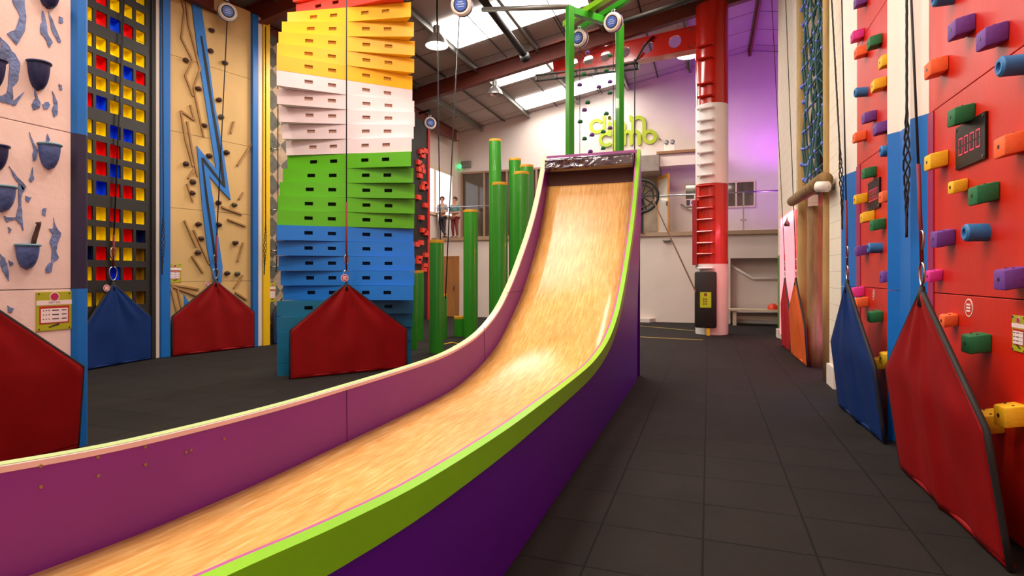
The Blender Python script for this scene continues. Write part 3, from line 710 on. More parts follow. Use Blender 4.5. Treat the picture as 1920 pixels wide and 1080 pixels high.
for k in range(3):
    y = 10.05+.22*k; b.tube([(1.85, y+.03*math.sin(j), .2+.3*j) for j in range(9)], .016, 6)
for j in range(7): b.tube([(1.85, 10.0, .3+.38*j), (1.85, 10.5, .36+.38*j)], .02, 6)
b.build('net_rope', mat('blue_net_rope', '#2b3a8c', .8), net2, True)
M_pinklit = mat('pink_panel_glow', (1, .26, .3, 1), .5, emit=1.0)  # pink light falling on these panels is put in as emission
b = MB(); b.box(1.545, 1.575, 12.0, 14.25, .15, 2.78); tag(b.build('lit_panel', M_pinklit), 'pink panel with an added glow behind the dark red mat', 'wall panel')
b = MB(); b.box(2.0, 2.09, 9.0, 10.6, .3, 2.75); tag(b.build('lit_panel', M_pinklit), 'pink panel with an added glow right of the upright log', 'wall panel')
b = MB(); b.box(1.53, 1.57, 14.3, 14.53, .25, 1.95); tag(b.build('green_board', M_green), 'narrow green board at the end of the block wall', 'board')
area('pink_led', (1.5, 13.0, 2.7), .1, 2, 25, (1, .3, .4), (0, math.radians(-60), 0))
area('blue_led', (2.0, 9.6, .25), .3, .8, 12, (.25, .2, 1), (math.pi, 0, 0))
b = MB(); b.lathe([(0, 0), (.05, .0), (.06, .04), (.02, .12), (.012, .2), (0, .2)], V((1.5, 12.6, onX(1474, 425, 1.5).z)), 12)
tag(b.build('hanging_bell', M_dark, None, True), 'small black bell shaped weight in front of the pink panel', 'weight')

# ------------------------------------------------------------------ pink wall, left foreground
b = thing('crevasse_wall', 'pale pink climbing wall with painted blue cracks at the left edge', 'climbing wall', (-5.5, 1.2, 0))
pw = b
M_pinkw = mat('pale_pink_render', '#eed0ca', .7, .1, 1.6, .12, 25)
zz = [0, 1.378, 2.725, 4.1, 5.5, 6.9]
for a, c in zip(zz, zz[1:]):
    MB().box(-5.45, -5.2, -1.2, 3.3, a+.003, c-.003, .003).build('board', M_pinkw, pw)
MB().box(-6.5, -5.4, -1.2, 3.38, 0, 6.9).build('core', M_black, pw)
for (a, c), m in zip([(0, 1.378), (1.378, 2.725), (2.725, 6.9)], (M_blue, M_navy, M_blue)):
    b = MB(); b.prism([(-5.2, 3.3, a), (-5.16, 3.33, a), (-5.16, 3.4, a), (-5.2, 3.44, a), (-5.5, 3.44, a), (-5.5, 3.3, a)], (0, 0, c-a)); b.build('corner_trim', m, pw)
FPk = Frame(-5.2, 0, 0, 1)
M_crack = mat('slate_blue_crack', '#6c7db0', .6, .5, 14, .5, 30)
cracks = [[(22, 0), (45, 0), (48, 30), (46, 60), (30, 85), (12, 62), (28, 55), (38, 30)], [(0, 70), (12, 80), (22, 95), (38, 118), (34, 150), (22, 165), (24, 190), (46, 173), (30, 198), (15, 195), (0, 190), (0, 180), (12, 176), (16, 150), (18, 120), (8, 108), (0, 112)],
 [(78, 18), (84, 30), (88, 60), (98, 80), (92, 90), (84, 72), (74, 58), (78, 40)], [(90, 22), (98, 36), (114, 78), (108, 80), (96, 52)], [(110, 30), (117, 34), (117, 44), (110, 42)],
 [(62, 158), (70, 180), (76, 195), (72, 203), (62, 206), (59, 196), (66, 184)], [(80, 196), (88, 190), (94, 196), (90, 203), (82, 204)], [(98, 172), (108, 192), (107, 216), (101, 220), (96, 206), (101, 196)],
 [(110, 158), (116, 160), (116, 170), (111, 166)], [(55, 248), (64, 270), (72, 283), (66, 300), (60, 303), (62, 280)], [(88, 250), (93, 262), (90, 272), (85, 268)], [(60, 315), (63, 335), (58, 342), (54, 338)],
 [(17, 312), (30, 330), (48, 350), (44, 360), (40, 352), (28, 336)], [(35, 345), (45, 352), (38, 372), (40, 395), (44, 432), (38, 420), (28, 410), (12, 417), (6, 405), (18, 408), (30, 408), (34, 385)],
 [(48, 368), (58, 370), (54, 380), (48, 377)], [(78, 392), (86, 390), (84, 405), (78, 402)], [(100, 408), (106, 428), (115, 438), (108, 456), (104, 470), (110, 485), (100, 490), (96, 510), (84, 512), (86, 500), (96, 490), (98, 466), (92, 452), (98, 440), (92, 430), (100, 428)],
 [(0, 475), (8, 485), (14, 500), (16, 528), (8, 512), (0, 500)], [(16, 488), (24, 494), (18, 500)], [(14, 574), (26, 577), (22, 586), (14, 584)], [(14, 426), (22, 430), (16, 438)]]
for cpx in cracks:
    pts = []
    m = len(cpx)
    for i in range(m):
        p, q = cpx[i], cpx[(i+1) % m]
        for k in range(3):
            t = k/3; a, z = FPk.px(p[0]+(q[0]-p[0])*t+random.uniform(-1, 1), p[1]+(q[1]-p[1])*t+random.uniform(-1.3, 1.3)); pts.append((a, .0005, z))
    b = MB(FPk.M); b.prism(pts, (0, .006, 0)); b.build('painted_crack', M_crack, pw)
M_cup = mat('slate_cup', '#5468a6', .45, .4, 14, .2, 30); M_cupd = mat('navy_cup', '#1d2456', .45, .2, 14)
def cup(u, v, label, m, w=.15, h=.21, tool=False):
    a, z = FPk.px(u, v, .05); t = thing('pocket_hold', label, 'climbing hold', FPk.w(a, 0, z-h/2))
    b = MB(FPk.M); n = 12; rings = []
    for j in range(9):
        q = j/8; r = (1-q**2.2)**.5 if q < 1 else 0
        rings.append([b.v((a+w/2*r*math.cos(math.pi*k/n), .10*r*math.sin(math.pi*k/n), z+h/2-q*h)) for k in range(n+1)])
    for A_, B_ in zip(rings, rings[1:]):
        for k in range(n): b.f([A_[k], A_[k+1], B_[k+1], B_[k]])
    b.build('cup_body', m, t, True)
    b = MB(FPk.M); b.tube([(a+(w/2+.003)*math.cos(math.pi*k/n), .103*math.sin(math.pi*k/n)+.002, z+h/2) for k in range(n+1)], .01, 6); b.build('cup_rim', mat('teal_rim', '#5f8ea0', .4) if m is M_cup else M_cupd, t, True)
    b = MB(FPk.M); b.prism([(a+w/2*math.cos(math.pi*k/n), .1*math.sin(math.pi*k/n), z+h/2-.012) for k in range(n+1)], (0, 0, .004)); b.build('cup_top', m, t)
    if tool:
        o = MB(FPk.M); o.tube([(a+.015, .05, z+h/2-.02), (a+.03, .05, z+h/2+.06), (a+.06, .05, z+h/2+.17), (a+.055, .05, z+h/2+.19)], [.016, .018, .015, .022], 10)
        tag(o.build('stick_handle', mat('brown_handle', '#3f2417', .6), None, True), 'brown stick handle standing in the pocket hold on the pink wall', 'handle')
cup(78, 144, 'navy pocket hold high on the pink wall', M_cupd, .15, .23)
cup(98, 295, 'grey blue pocket hold with teal rim, right of centre on the pink wall', M_cup, .15, .21)
cup(57, 483, 'blue pocket hold holding the brown handle', M_cup, .155, .2, True)
cup(10, 374, 'blue pocket hold with teal rim near the left edge below the dark one', M_cup, .17, .2)
cup(-2, 298, 'dark navy pocket hold cut by the left picture edge', M_cupd, .15, .2)
cup(97, 0, 'navy pocket hold cut by the top of the picture', M_cupd, .14, .14)
cup(-4, 140, 'navy pocket hold cut by the left picture edge high up', M_cupd, .12, .22)
info_sign(FPk, 101, 583, .27, .325, 'olive and white instruction sign on the pink wall above the red mat', 'DRY ICE')

# ------------------------------------------------------------------ black wall with coloured squares
FB = Frame(-9.2, 5.35, -5.0, 1)
bs1 = FB.px(280, 500)[0]
bw = thing('pigeonhole_wall', 'black climbing wall of recessed red, blue and yellow squares', 'climbing wall', FB.w(1, 0, 0))
c_s = [FB.px(u, 400)[0] for u in (188, 215.5, 239.5, 261.5)]
pitch = (c_s[3]-c_s[0])/3; cs = [c_s[0]+pitch*k for k in range(-2, 4)]
hw = .093
zrow = [FB.px(188, v)[1] for v in (120, 157, 194-24, 0)]
def zrow_of(v): return FB.px(188, v)[1]
vrows = [[-27, 9.5-1-0, 36-1+0], [83, 119, 157.5, 194], [242, 279, 316, 353], [401, 438, 475, 513], [561]]
vrows[0] = [-62, -26, -2, 36]
names = ['YYYRYY', 'YYYYBY', 'YYYYYY', 'YYRYYY', 'YYRBRY', 'YYYYYY', 'YYRYBR', 'YYYYYY', 'YRBYYY', 'YYYBBY', 'YYRRYY', 'YYRBYY', 'YYBRRY', 'YRYRYY', 'YYYYRN', 'YNRYYD', 'YYRBRD', 'YYYYYD']
RV = [v for g in vrows for v in g]
zr = [zrow_of(v) for v in RV]
zr[2] = zr[3]+.34; zr[1] = zr[2]+.34; zr[0] = zr[1]+.34
zr = [zr[0]+.42]+zr; zr = zr[:]
PM = {'Y': mat('square_yellow', '#ffe600', .4), 'R': mat('square_red', '#f00808', .4), 'B': mat('square_blue', '#0a52f0', .4), 'N': mat('square_navy', '#101c60', .4), 'D': mat('square_mustard', '#a07a08', .5)}
s0, s1_ = cs[0]-pitch/2, bs1
edges_z = sorted([0.0]+[q for z in zr for q in (z-.108, z+.108)]+[7.0])
edges_s = sorted([s0-.6]+[q for a in cs for q in (a-hw, a+hw)]+[s1_])
b = MB(FB.M)
def ishole(a, z): return any(abs(a-q) < hw*.98 for q in cs) and any(abs(z-q) < .11 for q in zr)
for a0, a1 in zip(edges_s, edges_s[1:]):
    for z0, z1 in zip(edges_z, edges_z[1:]):
        if z1-z0 < 1e-4 or ishole((a0+a1)/2, (z0+z1)/2): continue
        b.box(a0, a1, 0, .03, z0, z1)
b.build('front_board', M_black, bw)
b = MB(FB.M); b.box(s0-.6, s1_, -.2, -.17, 0, 7.0); b.build('backing', M_black, bw)
for z in (1.372, 2.735, 4.15, 5.55):
    b = MB(FB.M); b.box(s0-.6, s1_, .029, .0312, z-.003, z+.003); b.build('seam', M_dark, bw)
for i, z in enumerate(zr):
    nm = names[min(i, len(names)-1)]
    for j, a in enumerate(cs):
        ch = nm[j] if j < len(nm) else 'Y'
        b = MB(FB.M); x0, x1, z0, z1, dd = a-hw, a+hw, z-.108, z+.108, -.13
        P = [b.v((x0, .0, z0)), b.v((x1, .0, z0)), b.v((x1, .0, z1)), b.v((x0, .0, z1))]; Q = [b.v((x0, dd, z0)), b.v((x1, dd, z0)), b.v((x1, dd, z1)), b.v((x0, dd, z1))]
        b.f(Q)
        for k in range(4): b.f([P[k], P[(k+1) % 4], Q[(k+1) % 4], Q[k]])
        b.build('coloured_recess', PM[ch], bw)
def wpost(fr, u0, u1, m, name, label, d=.06, z1=6.9, uvm=560):
    a0 = fr.px(u0, uvm)[0]; a1 = fr.px(u1, uvm)[0]
    b = MB(fr.M); b.box(a0, a1, -.1, d, 0, z1, .01); o = b.build(name, m); tag(o, label, 'post'); return a0, a1
wpost(FB, 280, 288, M_black, 'panel_post', 'black upright at the right edge of the coloured squares wall', .06, 7.0)
FL = Frame(-9.42, 7.3, 14.0, 1)
wpost(FL, 288, 296.5, M_cream, 'panel_post', 'cream upright between the coloured squares and lightning walls', .06)
wpost(FL, 297, 315, M_blue, 'panel_post', 'blue upright on the left of the lightning wall', .1)
wpost(FL, 470, 480.5, M_blue, 'panel_post', 'blue upright on the right of the lightning wall', .08)
wpost(FL, 480.7, 490, M_cream, 'panel_post', 'cream upright beside the yellow upright', .04)
wpost(FL, 490.3, 503, M_yel, 'panel_post', 'yellow upright left of the diamond patterned wall', .07)

# ------------------------------------------------------------------ lightning wall
la, lb = FL.px(315, 500)[0], FL.px(470, 500)[0]
lw = thing('lightning_wall', 'beige plywood climbing wall with a big blue lightning bolt', 'climbing wall', FL.w((la+lb)/2, 0, 0))
zz = [0, 1.372, 2.735, 4.15, 5.55, 6.95]
for a, c in zip(zz, zz[1:]):
    b = MB(FL.M); b.box(la, lb, -.03, 0, a+.003, c-.003, .002); b.build('board', M_bply, lw)
b = MB(FL.M); b.box(la, lb, -.1, -.03, 0, 6.95); b.build('backing', M_black, lw)
def fpoly(fr, pts, d, m, name, par, n0=.001):
    b = MB(fr.M); b.prism([(*((lambda q: (q[0], n0, q[1]))(fr.px(u, v))),) for u, v in pts], (0, d, 0)); return b.build(name, m, par)
bolt = [(356, 0), (372, 0), (388, 105), (402, 195), (418, 270), (431, 374), (400, 340), (386, 322), (393, 372), (404, 440), (414, 500), (412, 530), (399, 528), (386, 450), (377, 372), (368, 275), (405, 330), (413, 340), (404, 275), (392, 195), (376, 110)]
bolt = [(355, -20), (371, -20), (386, 80), (400, 190), (416, 275), (431, 375), (409, 352), (391, 330), (398, 372), (407, 440), (416, 500), (414, 530), (400, 530), (388, 470), (378, 385), (368, 274), (404, 318), (396, 268), (384, 190), (371, 110)]
fpoly(FL, bolt, .03, mat('bolt_blue', '#2a78cc', .4), 'lightning_bolt', lw)
inner = [(374, 68), (377, 68), (388, 130), (398, 200), (413, 285), (421, 352), (417, 350), (379, 303), (388, 372), (400, 455), (408, 526), (405, 526), (396, 455), (384, 372), (376, 296), (380, 296), (415, 342), (408, 285), (394, 200), (383, 130)]
fpoly(FL, inner, .008, M_dark, 'bolt_groove', lw, .031)
fpoly(FL, [(344, 552), (357, 572), (344, 590), (345, 560)], .02, mat('bolt_blue', '#2a78cc', .4), 'blue_shard', lw)
strips = [[(340, 0), (345, 20), (339, 72), (360, 113)], [(360, 115), (346, 142), (361, 180)], [(348, 0), (352, 45), (374, 130), (362, 165), (381, 257)], [(356, 197), (364, 226), (338, 208)], [(338, 208), (347, 262), (361, 312)], [(350, 228), (358, 275), (369, 330)],
 [(350, 345), (361, 378)], [(362, 318), (352, 335)], [(345, 413), (367, 463)], [(362, 431), (391, 495)], [(359, 480), (380, 512)], [(415, 388), (453, 402)], [(426, 411), (460, 424)], [(444, 311), (471, 270)], [(438, 228), (432, 250)], [(447, 374), (455, 361)],
 [(318, 533), (372, 542)], [(320, 536), (368, 554)], [(332, 543), (342, 588)], [(319, 537), (332, 590)], [(438, 540), (454, 516)], [(440, 548), (462, 562)], [(455, 455), (445, 490)]]
M_strip = mat('timber_batten', '#a37c4a', .6, .2, 5)
for st in strips:
    b = MB(FL.M)
    for p, q in zip(st, st[1:]):
        P = FL.px(*p); Q = FL.px(*q); d = V((Q[0]-P[0], 0, Q[1]-P[1])); n_ = V((-d.z, 0, d.x)).normalized()*.016
        b.prism([V((P[0], 0, P[1]))-n_, V((Q[0], 0, Q[1]))-n_, V((Q[0], 0, Q[1]))+n_, V((P[0], 0, P[1]))+n_], (0, .035, 0))
    b.build('batten', M_strip, lw)
def rock(fr, u, v, label, r=.06, m=None, cat='climbing hold'):
    a, z = fr.px(u, v, .03); b = MB(fr.M)
    b.ball((a, .03, z), r, (1.2, .8, .85), 7)
    for q in b.bm.verts:
        k = noise.noise(q.co*18)*.25+noise.noise(q.co*40)*.1; q.co += (q.co-fr.w(a, .03, z))*k
    t = thing('climbing_hold', label, cat, fr.w(a, 0, z-r)); b.build('hold_body', m or HM['brown'], t, True)
    b = MB(fr.M); b.cyl((a, .03+r*.6, z), (a, .03+r*.95, z), .012, n=8); b.build('bolt', M_bolt, t)
LH = [(397, 57, 'topmost dark hold right of the bolt tip'), (395, 95, 'red brown hold second from the top right of the bolt'), (422, 118, 'dark hold behind the belay line high on the lightning wall'), (349, 113, 'dark hold at the corner of the highest batten'),
 (372, 166, 'dark hold touching the left edge of the bolt'), (411, 187, 'red brown hold between bolt and belay line'), (415, 219, 'dark ringed hold beside the belay line'), (383, 235, 'brown hold left of the bolt at mid height'),
 (393, 292, 'dark hold inside the notch of the bolt'), (425, 286, 'brown hold right of the bolt notch'), (349, 307, 'brown hold left of the bolt notch'), (362, 341, 'brown hold below left of the bolt notch'), (361, 362, 'flat dark hold below the left pair of battens'),
 (410, 380, 'red brown hold under the right point of the bolt'), (440, 384, 'olive hold above the two right battens'), (373, 420, 'red brown hold left of the lower bolt'), (411, 421, 'dark hold beside the lower belay line'),
 (377, 447, 'wide dark hold between the slanted battens'), (442, 455, 'red brown hold at lower right of the lightning wall'), (371, 473, 'red brown hold over the short slanted batten'), (426, 512, 'red hold just above the right shoulder of the mat'), (446, 513, 'olive brown hold at the lower right edge of the lightning wall')]
M_olive = mat('hold_olive', '#5b5238', .7, .2, 20)
for u, v, lab in LH: rock(FL, u, v, lab, .052, M_olive if 'olive' in lab or 'ringed' in lab else None)
info_sign(FL, 328, 512, .22, .35, 'lime and white instruction sign at the lower left of the lightning wall')
a, z = FL.px(390, 533); disc_sign(FL, a, z, .05, M_pk, 'small round pink sticker just left of the lightning mat tip')
axL = tuple(FL.d)
top_l = FL.w(FL.px(426, 20, .35)[0], .35, FL.px(426, 38, .35)[1])
belay(A_bolt, top_l, axL, 'belay line rising from the lightning wall mat to its round device', 1.3, .5)
A_blk_t = V((A_blk.x, A_blk.y, 6.9)); belay(A_blk, A_blk_t+V((0, .22, 0)), (0, 1, 0), 'belay line with large white carabiner before the coloured squares', 1.5, .35)
a, z = FB.px(199, 540, .08); 
disc_sign(Frame(-9.1, 5.35, -5.0, 1), a, z, .055, M_pk, 'round pink tag at the shoulder of the left blue mat')
s_, z_ = FL.px(303, 400, .14); tether([FL.w(s_, .16, 6.8), FL.w(s_+.02, .16, 2.6), FL.w(s_, .16, 1.5)], 'dark bundled tether on the blue upright left of the lightning wall')
s_, z_ = FL.px(498, 400, .14); tether([FL.w(s_, .14, 6.7), FL.w(s_, .14, 2.4), FL.w(s_-.03, .14, 1.5)], 'dark knotted tether in front of the yellow upright')

def belay_device(c, face, r, label, cable=None):
    c = V(c); face = V(face).normalized(); t = thing('auto_belay_device', label, 'auto belay', c)
    R = face.to_track_quat('Z', 'Y').to_matrix()
    b = MB(); b.lathe([(0, -r*.45), (r*.9, -r*.45), (r, -r*.35), (r, -r*.1)], c, 28, R); b.lathe([(r, .1*r), (r, r*.3), (r*.85, r*.45), (0, r*.45)], c, 28, R); b.build('shell', M_cream, t, 'auto')
    b = MB(); b.lathe([(r*1.02, -r*.12), (r*1.05, 0), (r*1.02, .12*r)], c, 28, R); b.build('band', mat('device_band', '#3b3f8c', .4), t, True)
    b = MB(); b.lathe([(0, r*.47), (r*.68, r*.47), (r*.7, r*.44)], c, 24, R); b.build('black_ring', M_dark, t)
    b = MB(); b.lathe([(0, r*.49), (r*.56, r*.49), (r*.58, r*.46)], c, 24, R); b.build('badge', mat('device_blue', '#3f62c0', .4), t)
    b = MB()
    for k_, w_ in ((.2, .25), (0, .38), (-.2, .3)):
        o_ = c+R @ V((0, k_*r, r*.5)); b.prism([o_+R @ V((-w_*r, -.05*r, 0)), o_+R @ V((w_*r, -.05*r, 0)), o_+R @ V((w_*r, .05*r, 0)), o_+R @ V((-w_*r, .05*r, 0))], R @ V((0, 0, .004)))
    b.build('badge_print', mat('badge_pale', '#a9bde8', .5), t)
    b = MB(); karabiner(b, c+V((0, 0, r*1.15)), r*.35, r*.5, V((0, 0, 1)).cross(face), .01); b.build('hanger', M_steel, t, True)
    return t
belay_device(top_l+V((0, 0, .15)), (.9, -.6, -.1), .17, 'white auto belay disc at the top of the lightning wall')
bd = onX(806, 231, -8.5); t = belay_device(bd, (.7, -.8, -.1), .2, 'white auto belay disc above the red block wall')
b = MB(); b.tube([bd+V((0, 0, .3)), bd+V((0, 0, .42)), V((-9.0, bd.y+.2, bd.z+.42))], .035, 6); b.build('bracket', M_dark, t)
belay_device(at(866, 10, 10.5), (.15, -1, -.25), .2, 'white auto belay disc hanging before the wide skylight')

# ------------------------------------------------------------------ diamond wall and red block wall
FD = Frame(-8.95, 9.62, 0, 1)
dw = thing('diamond_wall', 'stone and black diamond patterned climbing wall left of the rainbow stack', 'climbing wall', FD.w(1.2, 0, 0))
m = bpy.data.materials.new('diamond_pattern'); m.use_nodes = True; nt = m.node_tree; N = nt.nodes; L = nt.links; bb = N['Principled BSDF']
g = N.new('ShaderNodeNewGeometry'); sp = N.new('ShaderNodeSeparateXYZ'); L.new(g.outputs['Position'], sp.inputs[0])
def mth(op, *ins, val=None):
    k = N.new('ShaderNodeMath'); k.operation = op
    for i, x in enumerate(ins):
        if isinstance(x, (int, float)): k.inputs[i].default_value = x
        else: L.new(x, k.inputs[i])
    return k.outputs[0]
ya = mth('DIVIDE', sp.outputs['Y'], .5); za = mth('DIVIDE', sp.outputs['Z'], .46)
py = mth('ABSOLUTE', mth('SUBTRACT', mth('FRACT', ya), .5)); pz = mth('ABSOLUTE', mth('SUBTRACT', mth('FRACT', za), .5))
dsum = mth('LESS_THAN', mth('ADD', py, pz), .5)
mx = N.new('ShaderNodeMix'); mx.data_type = 'RGBA'; L.new(dsum, mx.inputs[0]); mx.inputs[6].default_value = lin('#a08a72'); mx.inputs[7].default_value = lin('#55544e')
nn = N.new('ShaderNodeTexNoise'); nn.inputs['Scale'].default_value = 9; L.new(g.outputs['Position'], nn.inputs['Vector'])
m2 = N.new('ShaderNodeMix'); m2.data_type = 'RGBA'; m2.blend_type = 'OVERLAY'; m2.inputs[0].default_value = .6; L.new(mx.outputs[2], m2.inputs[6]); L.new(nn.outputs[0], m2.inputs[7]); L.new(m2.outputs[2], bb.inputs['Base Color']); bb.inputs['Roughness'].default_value = .8
b = MB(FD.M); b.box(0, 2.6, -.15, 0, 0, 6.7); b.build('board', m, dw)
for k, (u, v) in enumerate(((513, 280), (513, 394), (513, 470), (513, 500))):
    a, z = FD.px(u, v); b = MB(FD.M); b.tube([(a-.08, 0, z), (a-.08, .06, z), (a+.08, .06, z), (a+.08, 0, z)], .012, 6); b.build('metal_rung', M_steel, dw, True)
info_sign(FD, 510, 548, .2, .42, 'lime instruction sign on the diamond patterned wall')
tether([V((-9.15, onX(521, 400, -8.75).y, 6.8)), V((-8.75, onX(521, 400, -8.75).y, 6.8)), onX(521, 420, -8.75), onX(518, 510, -8.75)], 'dark rope running down beside the rainbow stack')
FT = Frame(-8.9, 0, 0, 1)
tw = thing('block_hold_wall', 'black climbing wall with red block shaped pieces and a red edge', 'climbing wall', (-8.9, 15.3, 0))
b = MB(FT.M); b.box(13, 16.75, -.3, 0, 0, 6.55); b.build('board', M_black, tw)
b = MB(FT.M); b.box(16.75, 16.88, -.3, .04, 0, 6.55); b.build('red_edge', mat('edge_red', '#c81e1e', .4), tw)
BR = mat('block_red', '#d63a2c', .5)
for shp in ([(787, 285), (794, 283), (790, 292)], [(783, 305), (788, 312), (784, 318), (790, 321), (785, 330)], [(793, 345), (796, 350), (790, 352)], [(782, 370)], [(795, 385)], [(788, 408)], [(791, 432), (796, 437)], [(779, 458)], [(787, 455)], [(784, 484), (782, 490)], [(796, 478)], [(793, 505), (794, 498)]):
    b = MB(FT.M)
    for u, v in shp:
        a, z = FT.px(u, v); b.box(a-.13, a+.13, 0, .09, z-.075, z+.075)
    b.build('red_block', BR, tw)

# ------------------------------------------------------------------ rainbow stack
TC = V((-5.33, 7.42, 0))
st = thing('rainbow_stack', 'twisting stack of blue, green, white, yellow and red climbing boxes', 'climbing tower', TC)
hh = .2294; z0 = 1.103-5*hh
angs = []
dn = [84, 76, 66, 56, 46]; up = [41, 52, 63, 73, 82]
seq = [41, 41, 42, 45, 52] + [72, 67, 61, 54, 49] + [51, 60, 70, 78, 84] + [82, 73, 63, 52, 41] + [43, 54, 66, 78, 90] + [92, 88, 80]
seq[10:15] = [53, 58, 65, 72, 80]; seq[15:20] = [78, 71, 63, 54, 45]; seq[20:25] = [45, 53, 61, 70, 80]
LC = ['#0a6a90', '#1a7ada', '#5db40c', '#f3dee2', '#ffbe00', '#ee3a26']
LN = ['teal', 'blue', 'green', 'pinkish white', 'yellow', 'red']
LM = [mat('box_'+n_.replace(' ', '_'), c, .45, .04, 3) for n_, c in zip(LN, LC)]
SM = [mat('slot_shade_%d' % i, c_, .8) for i, c_ in enumerate(('#0b3044', '#14305e', '#1d3a14', '#c39c90', '#cf922a', '#a83020'))]  # darkened box colours: the shade inside the slots is painted in
W2 = 1.03; Dp = .55; bk = .62
for k, ang in enumerate(seq):
    za = max(0, z0+k*hh); zb = z0+(k+1)*hh-.004
    if zb < .02: continue
    a = math.radians(ang); M = Matrix.Identity(4)
    dx = V((math.sin(a), math.cos(a), 0)); nx_ = V((math.cos(a), -math.sin(a), 0))
    M.col[0] = (*dx, 0); M.col[1] = (*nx_, 0); M.col[2] = (0, 0, 1, 0); M.col[3] = (*TC, 1)
    b = MB(M); sl_s = [(-.64, -.52), (-.3, -.18), (.22, .34), (.56, .68)]; sz0, sz1 = za+(zb-za)*.4, za+(zb-za)*.64
    es = [-W2]+[q for p in sl_s for q in p]+[W2]; ez = [za, sz0, sz1, zb]
    for x0, x1 in zip(es, es[1:]):
        for zi in range(3):
            if zi == 1 and any(abs(x0-p[0]) < 1e-6 for p in sl_s): continue
            b.f([b.v((x0, 0, ez[zi])), b.v((x1, 0, ez[zi])), b.v((x1, 0, ez[zi+1])), b.v((x0, 0, ez[zi+1]))])
    for z_ in (za, zb): b.f([b.v((-W2, 0, z_)), b.v((W2, 0, z_)), b.v((bk, -Dp, z_)), b.v((-bk, -Dp, z_))])
    for (p, q) in (((-W2, 0), (-bk, -Dp)), ((-bk, -Dp), (bk, -Dp)), ((bk, -Dp), (W2, 0))):
        b.f([b.v((*p, za)), b.v((*q, za)), b.v((*q, zb)), b.v((*p, zb))])
    o = b.build('stack_box', LM[min(k//5, 5)], st, False, LN[min(k//5, 5)]+' box')
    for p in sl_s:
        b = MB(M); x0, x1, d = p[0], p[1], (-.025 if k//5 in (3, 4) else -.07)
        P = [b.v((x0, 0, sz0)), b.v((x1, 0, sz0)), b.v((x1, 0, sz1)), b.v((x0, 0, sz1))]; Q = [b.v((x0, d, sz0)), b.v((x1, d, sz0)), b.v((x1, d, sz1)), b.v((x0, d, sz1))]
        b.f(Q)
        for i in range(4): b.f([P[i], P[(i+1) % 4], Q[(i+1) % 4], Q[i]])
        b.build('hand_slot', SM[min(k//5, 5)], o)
t0 = TC+V((.55, -.55, 0))
belay(A_tow, V((A_tow.x, A_tow.y, 6.8)), (.6, .8, 0), 'belay line rising up the middle of the rainbow stack', 1.1, .9)
q = onX(646, 521, A_tow.x+.03); Ft = Frame(A_tow.x+.05, A_tow.y, 41, 1)
a, z = Ft.px(646, 521); disc_sign(Ft, a, z, .055, M_pk, 'round red tag at the tip of the rainbow stack mat')

# ------------------------------------------------------------------ green poles
M_rim = mat('amber_rim', '#d9a021', .5)
def gpole(u0, u1, vt, d, label, grp=None):
    u = (u0+u1)/2; r = (u1-u0)/2/F*d; p = at(u, HZ, d); x, y = p.x, p.y; zt = H-(vt-HZ)*d/F
    t = thing('climbing_pole', label, 'pole', (x, y, 0))
    b = MB(); b.lathe([(r, 0), (r, zt-.05), (r*.99, zt-.03), (r*.9, zt-.02), (0, zt-.02)], (x, y, 0), 28); b.build('pole_body', M_green, t, 'auto')
    b = MB(); b.lathe([(r*1.01, zt-.06), (r*1.03, zt-.03), (r*1.0, zt), (r*.88, zt), (r*.86, zt-.025)], (x, y, 0), 28); b.build('rim', M_rim, t, 'auto')
def dv(v): return H*F/(v-HZ)
gpole(805, 832, 450, dv(661), 'green pole nearest the slide end, just right of the red edged wall')
gpole(869, 896, 394, dv(632), 'green pole of middle height standing alone before the white wall')
gpole(917, 940, 262, 14.6, 'tallest green pole, rising behind a shorter one')
gpole(923, 952, 343, 12.2, 'green pole in front of the tallest pole')
gpole(954, 977, 298, 15.0, 'tall green pole behind the pair nearest the slide')
gpole(975, 1000, 310, 13.9, 'green pole furthest right, partly behind another')
gpole(964, 992, 323, 12.6, 'green pole in front, closest to the slide top')
gpole(768, 783, 507, dv(655), 'short green pole touching the right side of the rainbow stack')
gpole(779, 794, 507, dv(638), 'short green pole just right of the one touching the stack')
gpole(816, 838, 551, dv(635), 'low green pole peeping out behind the nearest tall pole')
gpole(851, 874, 593, dv(630), 'stubby green pole, the lowest of all')
b = MB(); b.tube([onZ(820, 648, .006), onZ(848, 642, .006), onZ(862, 645, .006), onZ(850, 650, .006)], .012, 6)
tag(b.build('floor_line', M_yel), 'pale yellow line on the floor beside the green poles', 'marking')

# ------------------------------------------------------------------ green tower with clear panel
L0 = at(1068.5, HZ, 9.5); R0 = at(1162, HZ, 10.06); zt = 6.05
gt = thing('clear_climb_tower', 'green steel tower holding a clear climbing sheet behind the slide top', 'climbing tower', ((L0.x+R0.x)/2, (L0.y+R0.y)/2, 0))
dd = V((R0.x-L0.x, R0.y-L0.y, 0)); wd = dd.length; dd.normalize(); nn_ = V((dd.y, -dd.x, 0))
if nn_.y > 0: nn_ = -nn_
MT = Matrix.Identity(4); MT.col[0] = (*dd, 0); MT.col[1] = (*nn_, 0); MT.col[2] = (0, 0, 1, 0); MT.col[3] = (L0.x, L0.y, 0, 1)
for x in (0, wd):
    MB(MT).box(x-.055, x+.055, -.055, .055, 0, zt, .005).build('tower_post', M_green, gt)
    MB(MT).box(x-.12, x+.12, -.12, .12, 0, .012).build('foot_plate', M_green, gt)
MB(MT).box(.055, wd-.055, -.05, .05, zt-.13, zt-.01, .005).build('top_beam', M_green, gt)
for y in (-.35, .1):
    pass
MB(MT).box(.35, .47, -.7, 1.1, zt, zt+.1, .004).build('cross_arm', M_lime, gt); MB(MT).box(.7, .78, -.7, 1.1, zt, zt+.1, .004).build('cross_arm', M_green, gt)
